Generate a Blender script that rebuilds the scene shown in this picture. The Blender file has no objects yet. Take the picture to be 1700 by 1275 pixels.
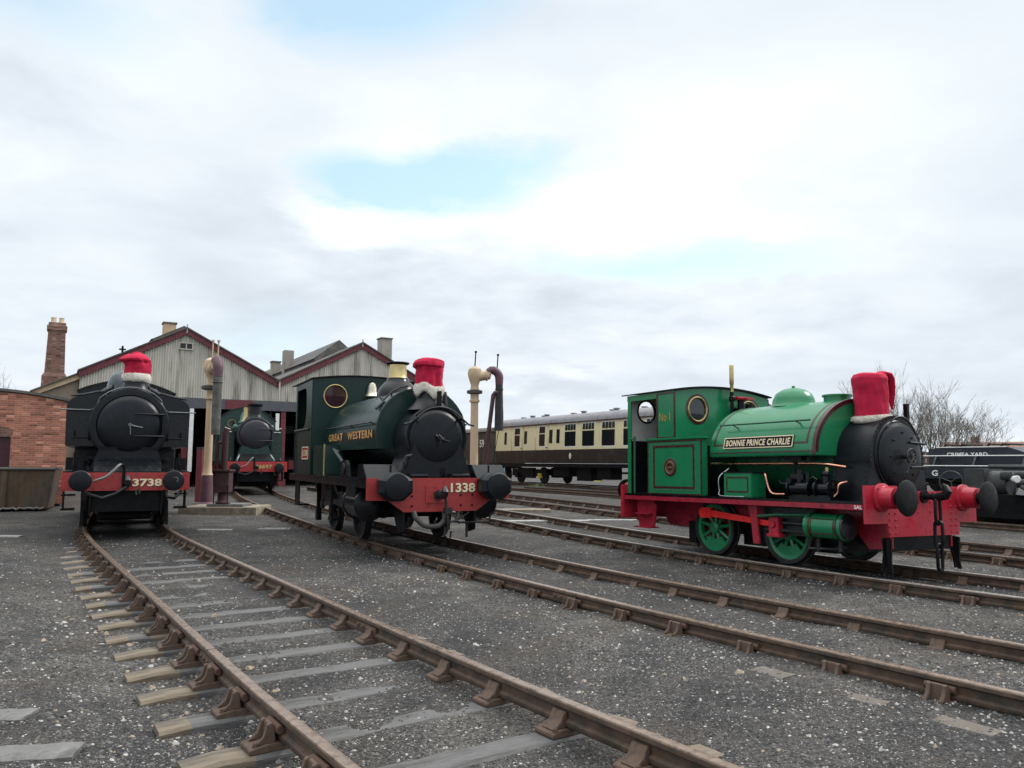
import bpy, bmesh, math, random
import numpy as np
from mathutils import Vector, Matrix
R=math.radians; sin=math.sin; cos=math.cos; PI=math.pi
sc=bpy.context.scene; COL=sc.collection
random.seed(7)
# ------------------------------------------------------------------ camera
CAMH=1.44; PITCH=math.atan(130.5/1309); ROLL=.005
cd=bpy.data.cameras.new('camera'); cam=bpy.data.objects.new('camera',cd); COL.objects.link(cam)
cd.sensor_width=36; cd.lens=36*1309/1700; cd.clip_start=.05; cd.clip_end=3000
cam.matrix_world=Matrix.Translation((0,0,CAMH))@Matrix.Rotation(PI/2+PITCH,4,'X')@Matrix.Rotation(ROLL,4,'Z')
sc.camera=cam
# ------------------------------------------------------------------ world, sun, exposure
SUN_EL=R(42); SUN_AZ=R(70)          # azimuth measured from +Y (view direction) towards +X
def nn(nt,t,**k):
    n=nt.nodes.new(t)
    for a,b in k.items():
        if a=='ins':
            for i,v in b.items(): n.inputs[i].default_value=v
        else: setattr(n,a,b)
    return n
def sky():
    w=bpy.data.worlds.new('World'); sc.world=w; w.use_nodes=True
    nt=w.node_tree; nt.nodes.clear(); L=nt.links.new
    def M(op,a,b=None,c=None,clamp=False):
        n=nn(nt,'ShaderNodeMath',operation=op,use_clamp=clamp)
        for i,x in enumerate((a,b,c)):
            if x is None: continue
            if isinstance(x,(int,float)): n.inputs[i].default_value=x
            else: L(x,n.inputs[i])
        return n.outputs[0]
    out=nn(nt,'ShaderNodeOutputWorld'); bg=nn(nt,'ShaderNodeBackground',ins={1:.1}); L(bg.outputs[0],out.inputs[0])
    st=nn(nt,'ShaderNodeTexSky',sky_type='NISHITA',sun_disc=False,sun_elevation=SUN_EL,sun_rotation=SUN_AZ)
    tc=nn(nt,'ShaderNodeTexCoord'); sp=nn(nt,'ShaderNodeSeparateXYZ'); L(tc.outputs['Generated'],sp.inputs[0])
    X,Y,Z=sp.outputs
    az=M('MULTIPLY',M('ARCTAN2',X,Y),57.2958); el=M('MULTIPLY',M('ARCSINE',Z),57.2958)
    zz=M('ADD',M('MAXIMUM',Z,0.0),.16)
    cv=nn(nt,'ShaderNodeCombineXYZ'); L(M('DIVIDE',X,zz),cv.inputs[0]); L(M('DIVIDE',Y,zz),cv.inputs[1])
    def noise(scale,det,rough,off=0,dist=0):
        mp=nn(nt,'ShaderNodeMapping',ins={1:(off,off*.7,off*.3)}); L(cv.outputs[0],mp.inputs[0])
        n=nn(nt,'ShaderNodeTexNoise',ins={'Scale':scale,'Detail':det,'Roughness':rough,'Distortion':dist}); L(mp.outputs[0],n.inputs['Vector']); return n.outputs[0]
    nA=noise(.9,8,.58,3.1,.3); nB=noise(2.6,7,.55,9.7,.2); nC=noise(.35,4,.5,5.2)
    wob=M('MULTIPLY',M('SUBTRACT',nA,.5),26.0); wob2=M('MULTIPLY',M('SUBTRACT',nB,.5),15.0)
    azw=M('ADD',M('ADD',az,wob),wob2); elw=M('ADD',M('ADD',el,M('MULTIPLY',wob,.34)),M('MULTIPLY',wob2,.40))
    def blob(a,e,ra,re,gain):
        dx=M('DIVIDE',M('SUBTRACT',azw,a),ra); dy=M('DIVIDE',M('SUBTRACT',elw,e),re)
        d=M('SQRT',M('ADD',M('MULTIPLY',dx,dx),M('MULTIPLY',dy,dy)))
        return M('MULTIPLY',M('SUBTRACT',1.0,d,clamp=True),gain)
    # thin places in the cloud where blue shows
    gap=M('ADD',M('ADD',blob(-4.5,20.8,10,3.4,1.7),blob(-8,32,11,3.6,1.3)),M('ADD',blob(11,13.6,14,1.9,1.1),M('ADD',blob(-31,29,13,5,.7),blob(-17,8,9,2.5,.35))))
    gap=M('ADD',gap,M('MULTIPLY',M('SUBTRACT',M('ABSOLUTE',az),42,clamp=True),M('MULTIPLY',M('SUBTRACT',nA,.5,clamp=True),2.0)))
    gap=M('MULTIPLY',gap,M('ADD',.25,M('MULTIPLY',nB,1.6)),clamp=True); gap=M('MINIMUM',gap,.92)
    # cloud brightness: brilliant bank in the middle and right, greyer sheet low down and left
    bank=M('ADD',M('ADD',blob(9,18,27,13,.75),blob(-9,17.3,10,3.0,.6)),M('ADD',blob(25,25,18,8,.3),M('ADD',blob(3.2,6.2,7,2.0,.38),blob(-26,25,14,7,.35))))
    bank=M('MINIMUM',M('MULTIPLY',bank,M('ADD',.45,M('MULTIPLY',nB,1.1))),1.0)
    br=M('ADD',.60,M('MULTIPLY',bank,.24)); br=M('ADD',br,M('MULTIPLY',M('SUBTRACT',nA,.5),.22)); br=M('ADD',br,M('MULTIPLY',M('SUBTRACT',nB,.5),.22)); br=M('SUBTRACT',br,blob(-4,8.5,75,5.5,.015))
    br=M('ADD',br,M('MULTIPLY',M('SUBTRACT',nC,.5),.10))
    low=M('SUBTRACT',1.0,M('DIVIDE',el,4.5),clamp=True); br=M('ADD',br,M('MULTIPLY',low,.06))
    # brighter overhead and toward the hidden sun (out of the photograph)
    br=M('ADD',br,M('MULTIPLY',M('SUBTRACT',Z,.52,clamp=True),3.0))
    br=M('MINIMUM',M('MAXIMUM',br,.52),1.7)
    tint=nn(nt,'ShaderNodeMapRange',ins={1:.55,2:.95,3:0.,4:1.}); L(br,tint.inputs[0])
    ct=nn(nt,'ShaderNodeMix',data_type='RGBA'); ct.inputs[6].default_value=(.915,1.0,1.095,1); ct.inputs[7].default_value=(.98,1.0,1.01,1); L(tint.outputs[0],ct.inputs[0])
    cl=nn(nt,'ShaderNodeVectorMath',operation='SCALE'); L(ct.outputs[2],cl.inputs[0]); L(M('MULTIPLY',br,10.0),cl.inputs['Scale'])
    # blue seen through thin cloud: sky plus a veil
    veil=nn(nt,'ShaderNodeVectorMath',operation='ADD'); L(st.outputs[0],veil.inputs[0]); veil.inputs[1].default_value=(2.3,3.25,3.2)
    mx=nn(nt,'ShaderNodeMix',data_type='RGBA'); L(gap,mx.inputs[0]); L(cl.outputs[0],mx.inputs[6]); L(veil.outputs[0],mx.inputs[7])
    L(mx.outputs[2],bg.inputs[0])
sky()
sd=bpy.data.lights.new('sun','SUN'); sd.energy=1.5; sd.angle=R(14); sd.color=(1,.965,.92)
so=bpy.data.objects.new('sun',sd); COL.objects.link(so)
so.rotation_euler=Vector((sin(SUN_AZ)*cos(SUN_EL),cos(SUN_AZ)*cos(SUN_EL),sin(SUN_EL))).to_track_quat('Z','Y').to_euler()
sc.view_settings.view_transform='Standard'; sc.view_settings.look='None'; sc.view_settings.exposure=.55; sc.view_settings.gamma=1
# ------------------------------------------------------------------ materials
MATS={}
def mat(name,col,rough=.5,metal=0.,var=.18,spec=.5,scale=6.,bump=0.,bscale=40.,rvar=.15,spots=None,coat=0.,streak=None,grain=None):
    """principled surface with broken-up colour and gloss; spots=(colour, amount, scale) lays wear or dirt of its own shape over it; streak = vertical stretch"""
    if name in MATS: return MATS[name]
    m=bpy.data.materials.new(name); m.use_nodes=True; nt=m.node_tree; L=nt.links.new
    b=nt.nodes['Principled BSDF']; b.inputs['Metallic'].default_value=metal; b.inputs['Coat Weight'].default_value=coat; b.inputs['Specular IOR Level'].default_value=spec
    b.inputs['Coat Roughness'].default_value=.12
    tc=nn(nt,'ShaderNodeTexCoord'); co=tc.outputs['Object']
    if streak or grain:
        mp=nn(nt,'ShaderNodeMapping',ins={3:grain or (1,1,streak)}); L(co,mp.inputs[0]); co=mp.outputs[0]
    n1=nn(nt,'ShaderNodeTexNoise',ins={'Scale':scale,'Detail':6.,'Roughness':.6}); L(co,n1.inputs['Vector'])
    mr=nn(nt,'ShaderNodeMapRange',ins={1:.3,2:.7,3:1-var,4:1+var}); L(n1.outputs[0],mr.inputs[0])
    vm=nn(nt,'ShaderNodeVectorMath',operation='SCALE'); vm.inputs[0].default_value=col[:3]; L(mr.outputs[0],vm.inputs['Scale'])
    cs=vm.outputs[0]
    if spots:
        n2=nn(nt,'ShaderNodeTexNoise',ins={'Scale':spots[2],'Detail':8.,'Roughness':.65}); L(co,n2.inputs['Vector'])
        r2=nn(nt,'ShaderNodeMapRange',ins={1:.62-spots[1]*.3,2:.72-spots[1]*.2,3:0.,4:.85}); L(n2.outputs[0],r2.inputs[0])
        mx=nn(nt,'ShaderNodeMix',data_type='RGBA'); L(r2.outputs[0],mx.inputs[0]); L(cs,mx.inputs[6]); mx.inputs[7].default_value=(*spots[0],1); cs=mx.outputs[2]
    L(cs,b.inputs['Base Color'])
    n3=nn(nt,'ShaderNodeTexNoise',ins={'Scale':scale*2.3,'Detail':5.}); L(tc.outputs['Object'],n3.inputs['Vector'])
    r3=nn(nt,'ShaderNodeMapRange',ins={1:.3,2:.7,3:max(.05,rough-rvar),4:min(1,rough+rvar)}); L(n3.outputs[0],r3.inputs[0]); L(r3.outputs[0],b.inputs['Roughness'])
    if bump:
        n4=nn(nt,'ShaderNodeTexNoise',ins={'Scale':bscale,'Detail':6.,'Roughness':.65}); L(co if grain else tc.outputs['Object'],n4.inputs['Vector'])
        bp=nn(nt,'ShaderNodeBump',ins={0:bump,1:.02}); L(n4.outputs[0],bp.inputs['Height']); L(bp.outputs[0],b.inputs['Normal'])
    MATS[name]=m; return m
def brick_mat(name,c1,c2,mortar,bw=.225,bh=.075):
    m=bpy.data.materials.new(name); m.use_nodes=True; nt=m.node_tree; L=nt.links.new; b=nt.nodes['Principled BSDF']
    tc=nn(nt,'ShaderNodeTexCoord'); sp=nn(nt,'ShaderNodeSeparateXYZ'); L(tc.outputs['Object'],sp.inputs[0])
    ad=nn(nt,'ShaderNodeMath',operation='ADD'); L(sp.outputs[0],ad.inputs[0]); L(sp.outputs[1],ad.inputs[1])
    cb=nn(nt,'ShaderNodeCombineXYZ'); L(ad.outputs[0],cb.inputs[0]); L(sp.outputs[2],cb.inputs[1])
    br=nn(nt,'ShaderNodeTexBrick',ins={'Color1':(*c1,1),'Color2':(*c2,1),'Mortar':(*mortar,1),'Scale':1.,'Mortar Size':.011,'Mortar Smooth':.3,'Brick Width':bw,'Row Height':bh,'Bias':0.}); L(cb.outputs[0],br.inputs['Vector'])
    # a few pale, and a few burnt bricks
    rd=nn(nt,'ShaderNodeVectorMath',operation='DIVIDE'); rd.inputs[1].default_value=(bw,bh,1); L(cb.outputs[0],rd.inputs[0])
    fl=nn(nt,'ShaderNodeVectorMath',operation='FLOOR'); L(rd.outputs[0],fl.inputs[0])
    wn=nn(nt,'ShaderNodeTexWhiteNoise',noise_dimensions='2D'); L(fl.outputs[0],wn.inputs['Vector'])
    rp=nn(nt,'ShaderNodeValToRGB'); e=rp.color_ramp.elements; e[0].position=.0; e[0].color=(.45,.42,.42,1); e[1].position=.9; e[1].color=(1.15,1.1,1.1,1)
    x=e.new(.12); x.color=(.85,.85,.85,1); x=e.new(.97); x.color=(1.7,1.85,1.9,1); L(wn.outputs[0],rp.inputs[0])
    mu=nn(nt,'ShaderNodeMix',data_type='RGBA',blend_type='MULTIPLY',ins={0:1.}); L(br.outputs[0],mu.inputs[6]); L(rp.outputs[0],mu.inputs[7])
    ns=nn(nt,'ShaderNodeTexNoise',ins={'Scale':1.3,'Detail':6.}); L(tc.outputs['Object'],ns.inputs['Vector'])
    r=nn(nt,'ShaderNodeMapRange',ins={1:.3,2:.7,3:.72,4:1.2}); L(ns.outputs[0],r.inputs[0])
    sc_=nn(nt,'ShaderNodeVectorMath',operation='SCALE'); L(mu.outputs[2],sc_.inputs[0]); L(r.outputs[0],sc_.inputs['Scale'])
    L(sc_.outputs[0],b.inputs['Base Color']); b.inputs['Roughness'].default_value=.85
    bp=nn(nt,'ShaderNodeBump',ins={0:.6,1:.01}); L(br.outputs[1],bp.inputs['Height']); bp.invert=True; L(bp.outputs[0],b.inputs['Normal'])
    return m
BLACK=mat('loco_black',(.004,.005,.007),.24,var=.3,rvar=.06,spec=.32,spots=((.010,.018,.02),.2,7.))
SMOKE=mat('smokebox_black',(.0055,.007,.010),.36,var=.3,rvar=.06,spec=.28,spots=((.012,.014,.017),.2,3.),bump=.03,bscale=25)
FRAME=mat('frame_black',(.0055,.006,.0075),.45,var=.4,spec=.17,spots=((.013,.0115,.010),.3,9.))
GWG=mat('loco_green_dark',(.006,.025,.021),.30,var=.12,rvar=.03,spec=.34,scale=2.)
PRG=mat('tank_green',(.012,.040,.032),.34,var=.2)
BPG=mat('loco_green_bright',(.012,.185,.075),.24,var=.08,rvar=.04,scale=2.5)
BPD=mat('loco_green_deep',(.008,.09,.04),.35,var=.15)  # darker green for the boiler, handrails, grab rails and valve rods
BPR=mat('loco_red_bright',(.41,.018,.038),.34,var=.12)
BPM=mat('loco_red_frames',(.30,.014,.032),.35,var=.2,spots=((.10,.01,.02),.2,4.))
ROD=mat('rod_vermilion',(.66,.018,.018),.35,var=.15)
GWR=mat('beam_red_worn',(.34,.032,.030),.48,var=.2,spots=((.17,.02,.02),.35,6.))
LIN=mat('lining_maroon',(.055,.010,.012),.3,var=.1)
LIG=mat('lining_grey_green',(.09,.15,.10),.3,var=.1)
BRASS=mat('brass',(.50,.40,.19),.33,metal=1.,var=.2,rvar=.1)
COPPER=mat('copper',(.75,.36,.24),.28,metal=1.,var=.2)
STEEL=mat('bright_steel',(.45,.46,.47),.35,metal=1.,var=.2)
DSTEEL=mat('oily_steel',(.045,.045,.048),.4,metal=.7,var=.4)
GOLD=mat('gilt_lettering',(.55,.36,.13),.45,var=.1)
CREAML=mat('cream_lettering',(.72,.60,.40),.5,var=.08)
WHITEP=mat('white_paint',(.75,.75,.73),.5,var=.1)
REDSH=mat('letter_shade_red',(.30,.03,.02),.5)
GLASS=mat('window_glass_dark',(.012,.014,.016),.06,var=.2,rvar=.03)
CABW=mat('cab_interior_cream',(.55,.55,.52),.5,var=.1)
DARKIN=mat('dark_interior',(.02,.02,.02),.8)
CREAM=mat('coach_cream',(.68,.60,.37),.38,var=.06,spots=((.50,.42,.22),.25,2.),streak=.3)
CHOC=mat('coach_brown',(.030,.024,.020),.4,var=.25,spots=((.06,.05,.042),.3,3.),streak=.25)
CROOF=mat('coach_roof',(.21,.205,.22),.6,var=.15,spots=((.12,.115,.12),.3,2.5))
CLAD=mat('corrugated_sheet_weathered',(.47,.45,.39),.8,var=.2,scale=2.2,spots=((.14,.13,.105),.40,2.6),streak=.10)
MAROON=mat('maroon_paint',(.135,.022,.030),.5,var=.2,spots=((.07,.015,.02),.3,5.))
GREYB=mat('grey_lintel',(.075,.08,.09),.6,var=.2)
ROOFS=mat('roof_sheet_dark',(.09,.085,.08),.8,var=.3,spots=((.16,.15,.13),.3,2.))
VENTM=mat('asbestos_vent',(.30,.27,.23),.85,var=.2,spots=((.17,.15,.13),.3,3.),streak=.3)
CREAMW=mat('crane_cream',(.50,.365,.235),.55,var=.1,spots=((.42,.29,.18),.25,5.),streak=.3)
STOVE=mat('stove_maroon',(.055,.022,.026),.6,var=.3,spots=((.10,.06,.06),.25,6.))
PIPE=mat('pipe_dark_maroon',(.045,.014,.016),.55,var=.3)
PURP=mat('crane_maroon_faded',(.105,.045,.06),.55,var=.25,spots=((.09,.05,.06),.3,6.))
BAG=mat('leather_bag_grey',(.085,.085,.075),.85,var=.35,spots=((.17,.165,.14),.3,5.),bump=.3)
BAGD=mat('leather_bag_dark',(.028,.027,.03),.75,var=.35,bump=.3)
BRICK=brick_mat('red_brick',(.43,.15,.09),(.33,.105,.063),(.33,.23,.175),.2,.065)
BRICK2=brick_mat('brown_brick',(.22,.105,.075),(.165,.08,.06),(.20,.15,.12))
SKIPM=mat('skip_rusty',(.095,.060,.034),.8,var=.5,scale=2.5,spots=((.028,.032,.032),.5,2.4),streak=.25,bump=.2)
RUST=mat('rail_rust',(.085,.052,.035),.75,var=.4,scale=9,spots=((.034,.033,.022),.42,5.),bump=.2)
RTOP=mat('rail_head_worn',(.27,.195,.145),.33,metal=.6,var=.3,scale=14,spots=((.13,.085,.06),.35,12.))
RSHINE=mat('rail_head_polished',(.42,.40,.38),.32,metal=.6,var=.25,scale=14)
CHAIR=mat('chair_iron',(.098,.062,.043),.8,var=.35,spots=((.06,.05,.04),.3,14.),bump=.25)
KEY=mat('key_rust',(.095,.050,.034),.8,var=.35,bump=.2)
TIMB=mat('sleeper_timber',(.125,.122,.120),.85,var=.3,scale=9,spots=((.05,.047,.044),.45,9.),bump=.9,bscale=30,grain=(.16,1,1))
TIMBE=mat('sleeper_end_timber',(.20,.16,.115),.85,var=.4,scale=9,spots=((.07,.062,.052),.45,9.),bump=.9,bscale=30,grain=(.16,1,1))
CONC=mat('pale_slab',(.30,.295,.285),.85,var=.25,spots=((.15,.145,.14),.35,5.),bump=.2)
CONCD=mat('weathered_slab',(.15,.145,.14),.85,var=.3,spots=((.08,.078,.075),.35,5.),bump=.3)
STONEE=mat('slab_edge_stone',(.24,.20,.15),.85,var=.3,spots=((.12,.10,.075),.35,5.),bump=.3)
HATR=mat('hat_red_felt',(.46,.004,.042),.95,var=.14,scale=8,bump=.35,bscale=90)
FUR=mat('hat_white_fur',(.70,.66,.58),1.,var=.14,scale=14,bump=.8,bscale=70)
NAVY=mat('wagon_navy',(.014,.018,.030),.42,var=.3,spots=((.035,.04,.05),.3,4.))
DKGREY=mat('wagon_dark_grey',(.035,.037,.038),.6,var=.3)
VANB=mat('van_brown',(.075,.060,.052),.7,var=.25,spots=((.04,.033,.03),.3,4.),streak=.3)
FENCE=mat('fence_brown',(.10,.07,.05),.9,var=.3)
BARK=mat('bare_twig',(.165,.148,.125),.95,var=.25)
TILE=mat('roof_tile_brown',(.20,.115,.085),.9,var=.3,scale=3)
WEED=mat('weed_green',(.06,.10,.03),.9)
# ------------------------------------------------------------------ mesh builder
class MB:
    def __init__(s): s.v=[]; s.f=[]; s.m=[]; s.cur=0
    def add(s,vs,fs):
        o=len(s.v); s.v+= [tuple(v) for v in vs]; s.f+=[tuple(i+o for i in f) for f in fs]; s.m+=[s.cur]*len(fs); return s
    def box(s,x0,x1,y0,y1,z0,z1):
        return s.add([(x,y,z) for z in (z0,z1) for y in (y0,y1) for x in (x0,x1)],[(0,2,3,1),(4,5,7,6),(0,1,5,4),(1,3,7,5),(3,2,6,7),(2,0,4,6)])
    def prism(s,poly,ax,a,b):
        n=len(poly)
        def P(p,t): return (t,p[0],p[1]) if ax=='x' else (p[0],t,p[1]) if ax=='y' else (p[0],p[1],t)
        return s.add([P(p,a) for p in poly]+[P(p,b) for p in poly],[tuple(range(n))[::-1],tuple(range(n,2*n))]+[(i,(i+1)%n,(i+1)%n+n,i+n) for i in range(n)])
    def basis(s,d):
        d=Vector(d).normalized(); u=d.orthogonal().normalized()
        if abs(d.z)<.95: u=d.cross(Vector((0,0,1))).normalized()
        else: u=Vector((1,0,0)); u=(u-d*u.dot(d)).normalized()
        return d,u,d.cross(u)
    def lathe(s,o,ax,prof,n=24,caps=True,a0=0,a1=2*PI):
        d,u,w=s.basis(ax); o=Vector(o); full=abs(a1-a0-2*PI)<1e-6; k=n if full else n+1
        vs=[]
        for r,h in prof:
            for i in range(k):
                a=a0+(a1-a0)*i/n; vs.append(o+d*h+(u*cos(a)+w*sin(a))*r)
        fs=[]
        for j in range(len(prof)-1):
            for i in range(n):
                i2=(i+1)%k; fs.append((j*k+i,j*k+i2,(j+1)*k+i2,(j+1)*k+i))
        if caps:
            if prof[0][0]>1e-5: fs.append(tuple(range(k))[::-1])
            if prof[-1][0]>1e-5: fs.append(tuple((len(prof)-1)*k+i for i in range(k)))
        return s.add(vs,fs)
    def cyl(s,p0,p1,r0,r1=None,n=16):
        p0=Vector(p0); p1=Vector(p1); r1=r0 if r1 is None else r1
        return s.lathe(p0,p1-p0,[(r0,0),(r1,(p1-p0).length)],n)
    def tube(s,pts,r,n=8,closed=False):
        pts=[Vector(p) for p in pts]; k=len(pts); rs=r if isinstance(r,(list,tuple)) else [r]*k
        t0=(pts[1]-pts[0]).normalized(); d,u,w=s.basis(t0); vs=[]
        for i,p in enumerate(pts):
            t=((pts[(i+1)%k] if (i<k-1 or closed) else pts[i])-(pts[i-1] if (i>0 or closed) else pts[i]))
            t=t.normalized() if t.length>1e-9 else t0
            u=(u-t*u.dot(t)).normalized(); w=t.cross(u)
            vs+=[p+(u*cos(2*PI*j/n)+w*sin(2*PI*j/n))*rs[i] for j in range(n)]
        fs=[(i*n+j,i*n+(j+1)%n,((i+1)%k)*n+(j+1)%n,((i+1)%k)*n+j) for i in range(k if closed else k-1) for j in range(n)]
        if not closed: fs+=[tuple(range(n))[::-1],tuple((k-1)*n+j for j in range(n))]
        return s.add(vs,fs)
    def ball(s,c,r,n=14,sc=(1,1,1),z0=-1,z1=1):
        m=max(4,n//2); vs=[];fs=[]
        for i in range(m+1):
            t=math.asin(z0)+(math.asin(z1)-math.asin(z0))*i/m
            for j in range(n): a=2*PI*j/n; vs.append((c[0]+r*sc[0]*cos(t)*cos(a),c[1]+r*sc[1]*cos(t)*sin(a),c[2]+r*sc[2]*sin(t)))
        for i in range(m):
            for j in range(n): fs.append((i*n+j,i*n+(j+1)%n,(i+1)*n+(j+1)%n,(i+1)*n+j))
        return s.add(vs,fs)
    def ring(s,c,ax,R_,r,n=40,k=8):
        d,u,w=s.basis(ax); c=Vector(c); return s.tube([c+(u*cos(2*PI*i/n)+w*sin(2*PI*i/n))*R_ for i in range(n)],r,k,closed=True)
    def bolts(s,pts,ax,r=.014,h=.012,n=6):
        for p in pts: s.lathe(p,ax,[(r,0),(r*.8,h*.7),(0.0001,h)],n,False)
        return s
    def loft(s,rings,caps=True):
        n=len(rings[0]); vs=[p for q in rings for p in q]; fs=[]
        for i in range(len(rings)-1):
            for j in range(n): fs.append((i*n+j,i*n+(j+1)%n,(i+1)*n+(j+1)%n,(i+1)*n+j))
        if caps: fs+=[tuple(range(n))[::-1],tuple((len(rings)-1)*n+j for j in range(n))]
        return s.add(vs,fs)
    def mesh(s,name,mats,smooth=35,bevel=0):
        me=bpy.data.meshes.new(name); me.from_pydata(s.v,[],s.f)
        for m in (mats if isinstance(mats,(list,tuple)) else [mats]): me.materials.append(m)
        me.polygons.foreach_set('material_index',s.m)
        bm=bmesh.new(); bm.from_mesh(me); bmesh.ops.remove_doubles(bm,verts=bm.verts,dist=1e-6); bmesh.ops.recalc_face_normals(bm,faces=bm.faces)
        if bevel:
            es=[e for e in bm.edges if len(e.link_faces)==2 and e.calc_face_angle(0)>R(50)]
            bmesh.ops.bevel(bm,geom=es,offset=bevel,segments=2,affect='EDGES',clamp_overlap=True)
        bm.to_mesh(me); bm.free()
        if smooth:
            me.polygons.foreach_set('use_smooth',[True]*len(me.polygons)); me.set_sharp_from_angle(angle=R(smooth))
        return me
def link(name,data,parent=None,label=None):
    o=bpy.data.objects.new(name,data); COL.objects.link(o)
    if parent is not None: o.parent=parent
    if label: o['label']=label
    return o
def part(name,mb,mats,parent,smooth=35,bevel=0,label=None): return link(name,mb.mesh(name,mats,smooth,bevel),parent,label)
def tag(o,label,cat,group=None):
    o['label']=label; o['category']=cat
    if group: o['group']=group
    return o
def thing(name,label,cat,loc=(0,0,0),rz=0,group=None):
    o=link(name,None); o.location=loc; o.rotation_euler=(0,0,R(rz)); return tag(o,label,cat,group)
def lettering(name,txt,org,u,v,w,h,m,parent,bold=.02,ext=.004,space=1.):
    """flat raised letters fitted to a w x h box whose lower-left corner is org, u to the right, v up"""
    cu=bpy.data.curves.new('t','FONT'); cu.body=txt; cu.size=1; cu.space_character=space; cu.offset=bold; cu.extrude=.0; cu.resolution_u=3
    ob=bpy.data.objects.new('t',cu); me=bpy.data.meshes.new_from_object(ob); bpy.data.objects.remove(ob); bpy.data.curves.remove(cu)
    co=np.zeros(len(me.vertices)*3); me.vertices.foreach_get('co',co); co=co.reshape(-1,3); lo=co.min(0); hi=co.max(0)
    u=Vector(u).normalized(); v=Vector(v).normalized(); nrm=u.cross(v); org=Vector(org)
    out=[]
    for c in co:
        out+=list(org+u*((c[0]-lo[0])/(hi[0]-lo[0])*w)+v*((c[1]-lo[1])/(hi[1]-lo[1])*h)+nrm*ext)
    me.vertices.foreach_set('co',out); me.name=name; me.materials.clear(); me.materials.append(m); me.update()
    return link(name,me,parent)
# ------------------------------------------------------------------ lie of the land
def zg(x,y):
    d=np.clip((np.hypot(x,y)-10)/26,0,1); return .25*d*d*(3-2*d)
def catmull(P,step=.25):
    P=[np.array(p,float) for p in P]; P=[2*P[0]-P[1]]+P+[2*P[-1]-P[-2]]; out=[]
    for i in range(1,len(P)-2):
        p0,p1,p2,p3=P[i-1:i+3]; n=max(2,int(np.hypot(*(p2-p1))/step))
        for k in range(n):
            t=k/n; out.append(.5*((2*p1)+(-p0+p2)*t+(2*p0-5*p1+4*p2-p3)*t*t+(-p0+3*p1-3*p2+p3)*t**3))
    out.append(P[-2]); out=np.array(out)
    s=np.concatenate([[0],np.cumsum(np.hypot(*np.diff(out,axis=0).T))]); t=np.arange(0,s[-1],step)
    return np.stack([np.interp(t,s,out[:,0]),np.interp(t,s,out[:,1])],1)
TR1=[(-18.2,38),(-14.6,30),(-11.4,23.5),(-9.7,20),(-8.23,17.01),(-7.06,15.01),(-5.81,13.06),(-4.55,11.12),(-3.29,9.18),(-2.04,7.23),(-.78,5.29),(.52,3.4),(2.2,1.0),(3.7,-1.2)]
TR2=[(-15.2,44),(-12.6,38),(-10.31,31.98),(-8.54,27.69),(-6.54,23.52),(-4.41,19.42),(-2.18,15.38),(-1.03,13.37),(.15,11.38),(1.36,9.41),(2.61,7.47),(3.91,5.55),(5.35,3.4),(6.9,1.2),(8.2,-.6)]
TR3=[(-9,38),(-4.6,29.2),(-1.95,24.1),(-.01,20.38),(.87,18.61),(1.75,16.85),(2.67,15.1),(3.61,13.37),(4.62,11.68),(5.7,10.02),(6.27,9.21),(8.0,6.9),(9.9,4.5)]
d4=np.array((.46,-.888)); o4=np.array((8.2,14.83))-.7525*np.array((.888,.46))
TR4=[tuple(o4+d4*t) for t in (-45,-30,-15,0,8,16)]
h5=np.array((.5,-.866)); o5=np.array((5.5,38))+1.4*np.array((.866,.5))
TR5=[tuple(o5+h5*t) for t in (-30,-10,10,30,40)]
o6=np.array((12.0,18.6)); TR6=[tuple(o6+h5*t) for t in (-24,-10,0,10,16)]
TR7=[tuple(o6+h5*t+4.2*np.array((.866,.5))) for t in (-22,-10,0,10,16)]
CL={k:catmull(v) for k,v in dict(a=TR1,b=TR2,c=TR3,d=TR4,e=TR5,f=TR6,g=TR7).items()}
# ------------------------------------------------------------------ ground
rng=np.random.default_rng(3)
def cdist(P,c):
    out=np.full(len(P),1e9)
    for i in range(0,len(P),20000):
        q=P[i:i+20000]; out[i:i+20000]=np.sqrt(((q[:,None,:]-c[None,::2,:])**2).sum(2).min(1))
    return out
def wob(x,y,s,seed):
    r=np.random.default_rng(seed); z=0
    for k in range(5):
        a=r.uniform(0,6.28); f=s*(1.0+.6*k); z=z+np.sin((x*np.cos(a)+y*np.sin(a))*f+r.uniform(0,6.28)+1.3*np.sin((x*np.sin(a)-y*np.cos(a))*f*.7))/(1+.5*k)
    return z/2.6
_c=CL['a']; _t=np.gradient(_c,axis=0); _t/=np.hypot(*_t.T)[:,None]; offset_left=_c+1.15*np.stack([_t[:,1],-_t[:,0]],1)
def gz(x,y):
    x=np.asarray(x,float); y=np.asarray(y,float); P=np.stack([x,y],1)
    z=zg(x,y)-.150+.012*wob(x,y,.9,1)+.008*wob(x,y,3.1,2)+.004*wob(x,y,9.,4)
    da=cdist(P,CL['a']); fade=np.clip((20-np.hypot(x,y))/8,0,1)
    dip=np.clip((2.1-da)/.8,0,1); z=z-(.046+.008*wob(x,y,1.7,21))*dip*fade; dl=cdist(P,offset_left); z=z-.048*np.clip((.62-dl)/.30,0,1)*fade
    left=np.clip((-x-1-.45*y+3)/3,0,1)*np.clip((13-y)/6,0,1); z=z-.03*left*np.clip((da-1.3)/.6,0,1)
    # cinders heaped a little along track 2 and 3, flat where people walk
    for k in 'bc':
        d=cdist(P,CL[k]); z=z+.012*np.exp(-((d-.75)/.5)**2)*wob(x,y,2.2,6)
    return z
def axis(lo,hi,step,outs_lo,outs_hi): return np.concatenate([outs_lo,np.arange(lo,hi,step),outs_hi])
gx=axis(-16,17,.15,[-900,-400,-200,-120,-80,-55,-40,-32,-26,-21,-18],[17,18,19,21,24,28,34,42,55,80,120,200,400,900])
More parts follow.
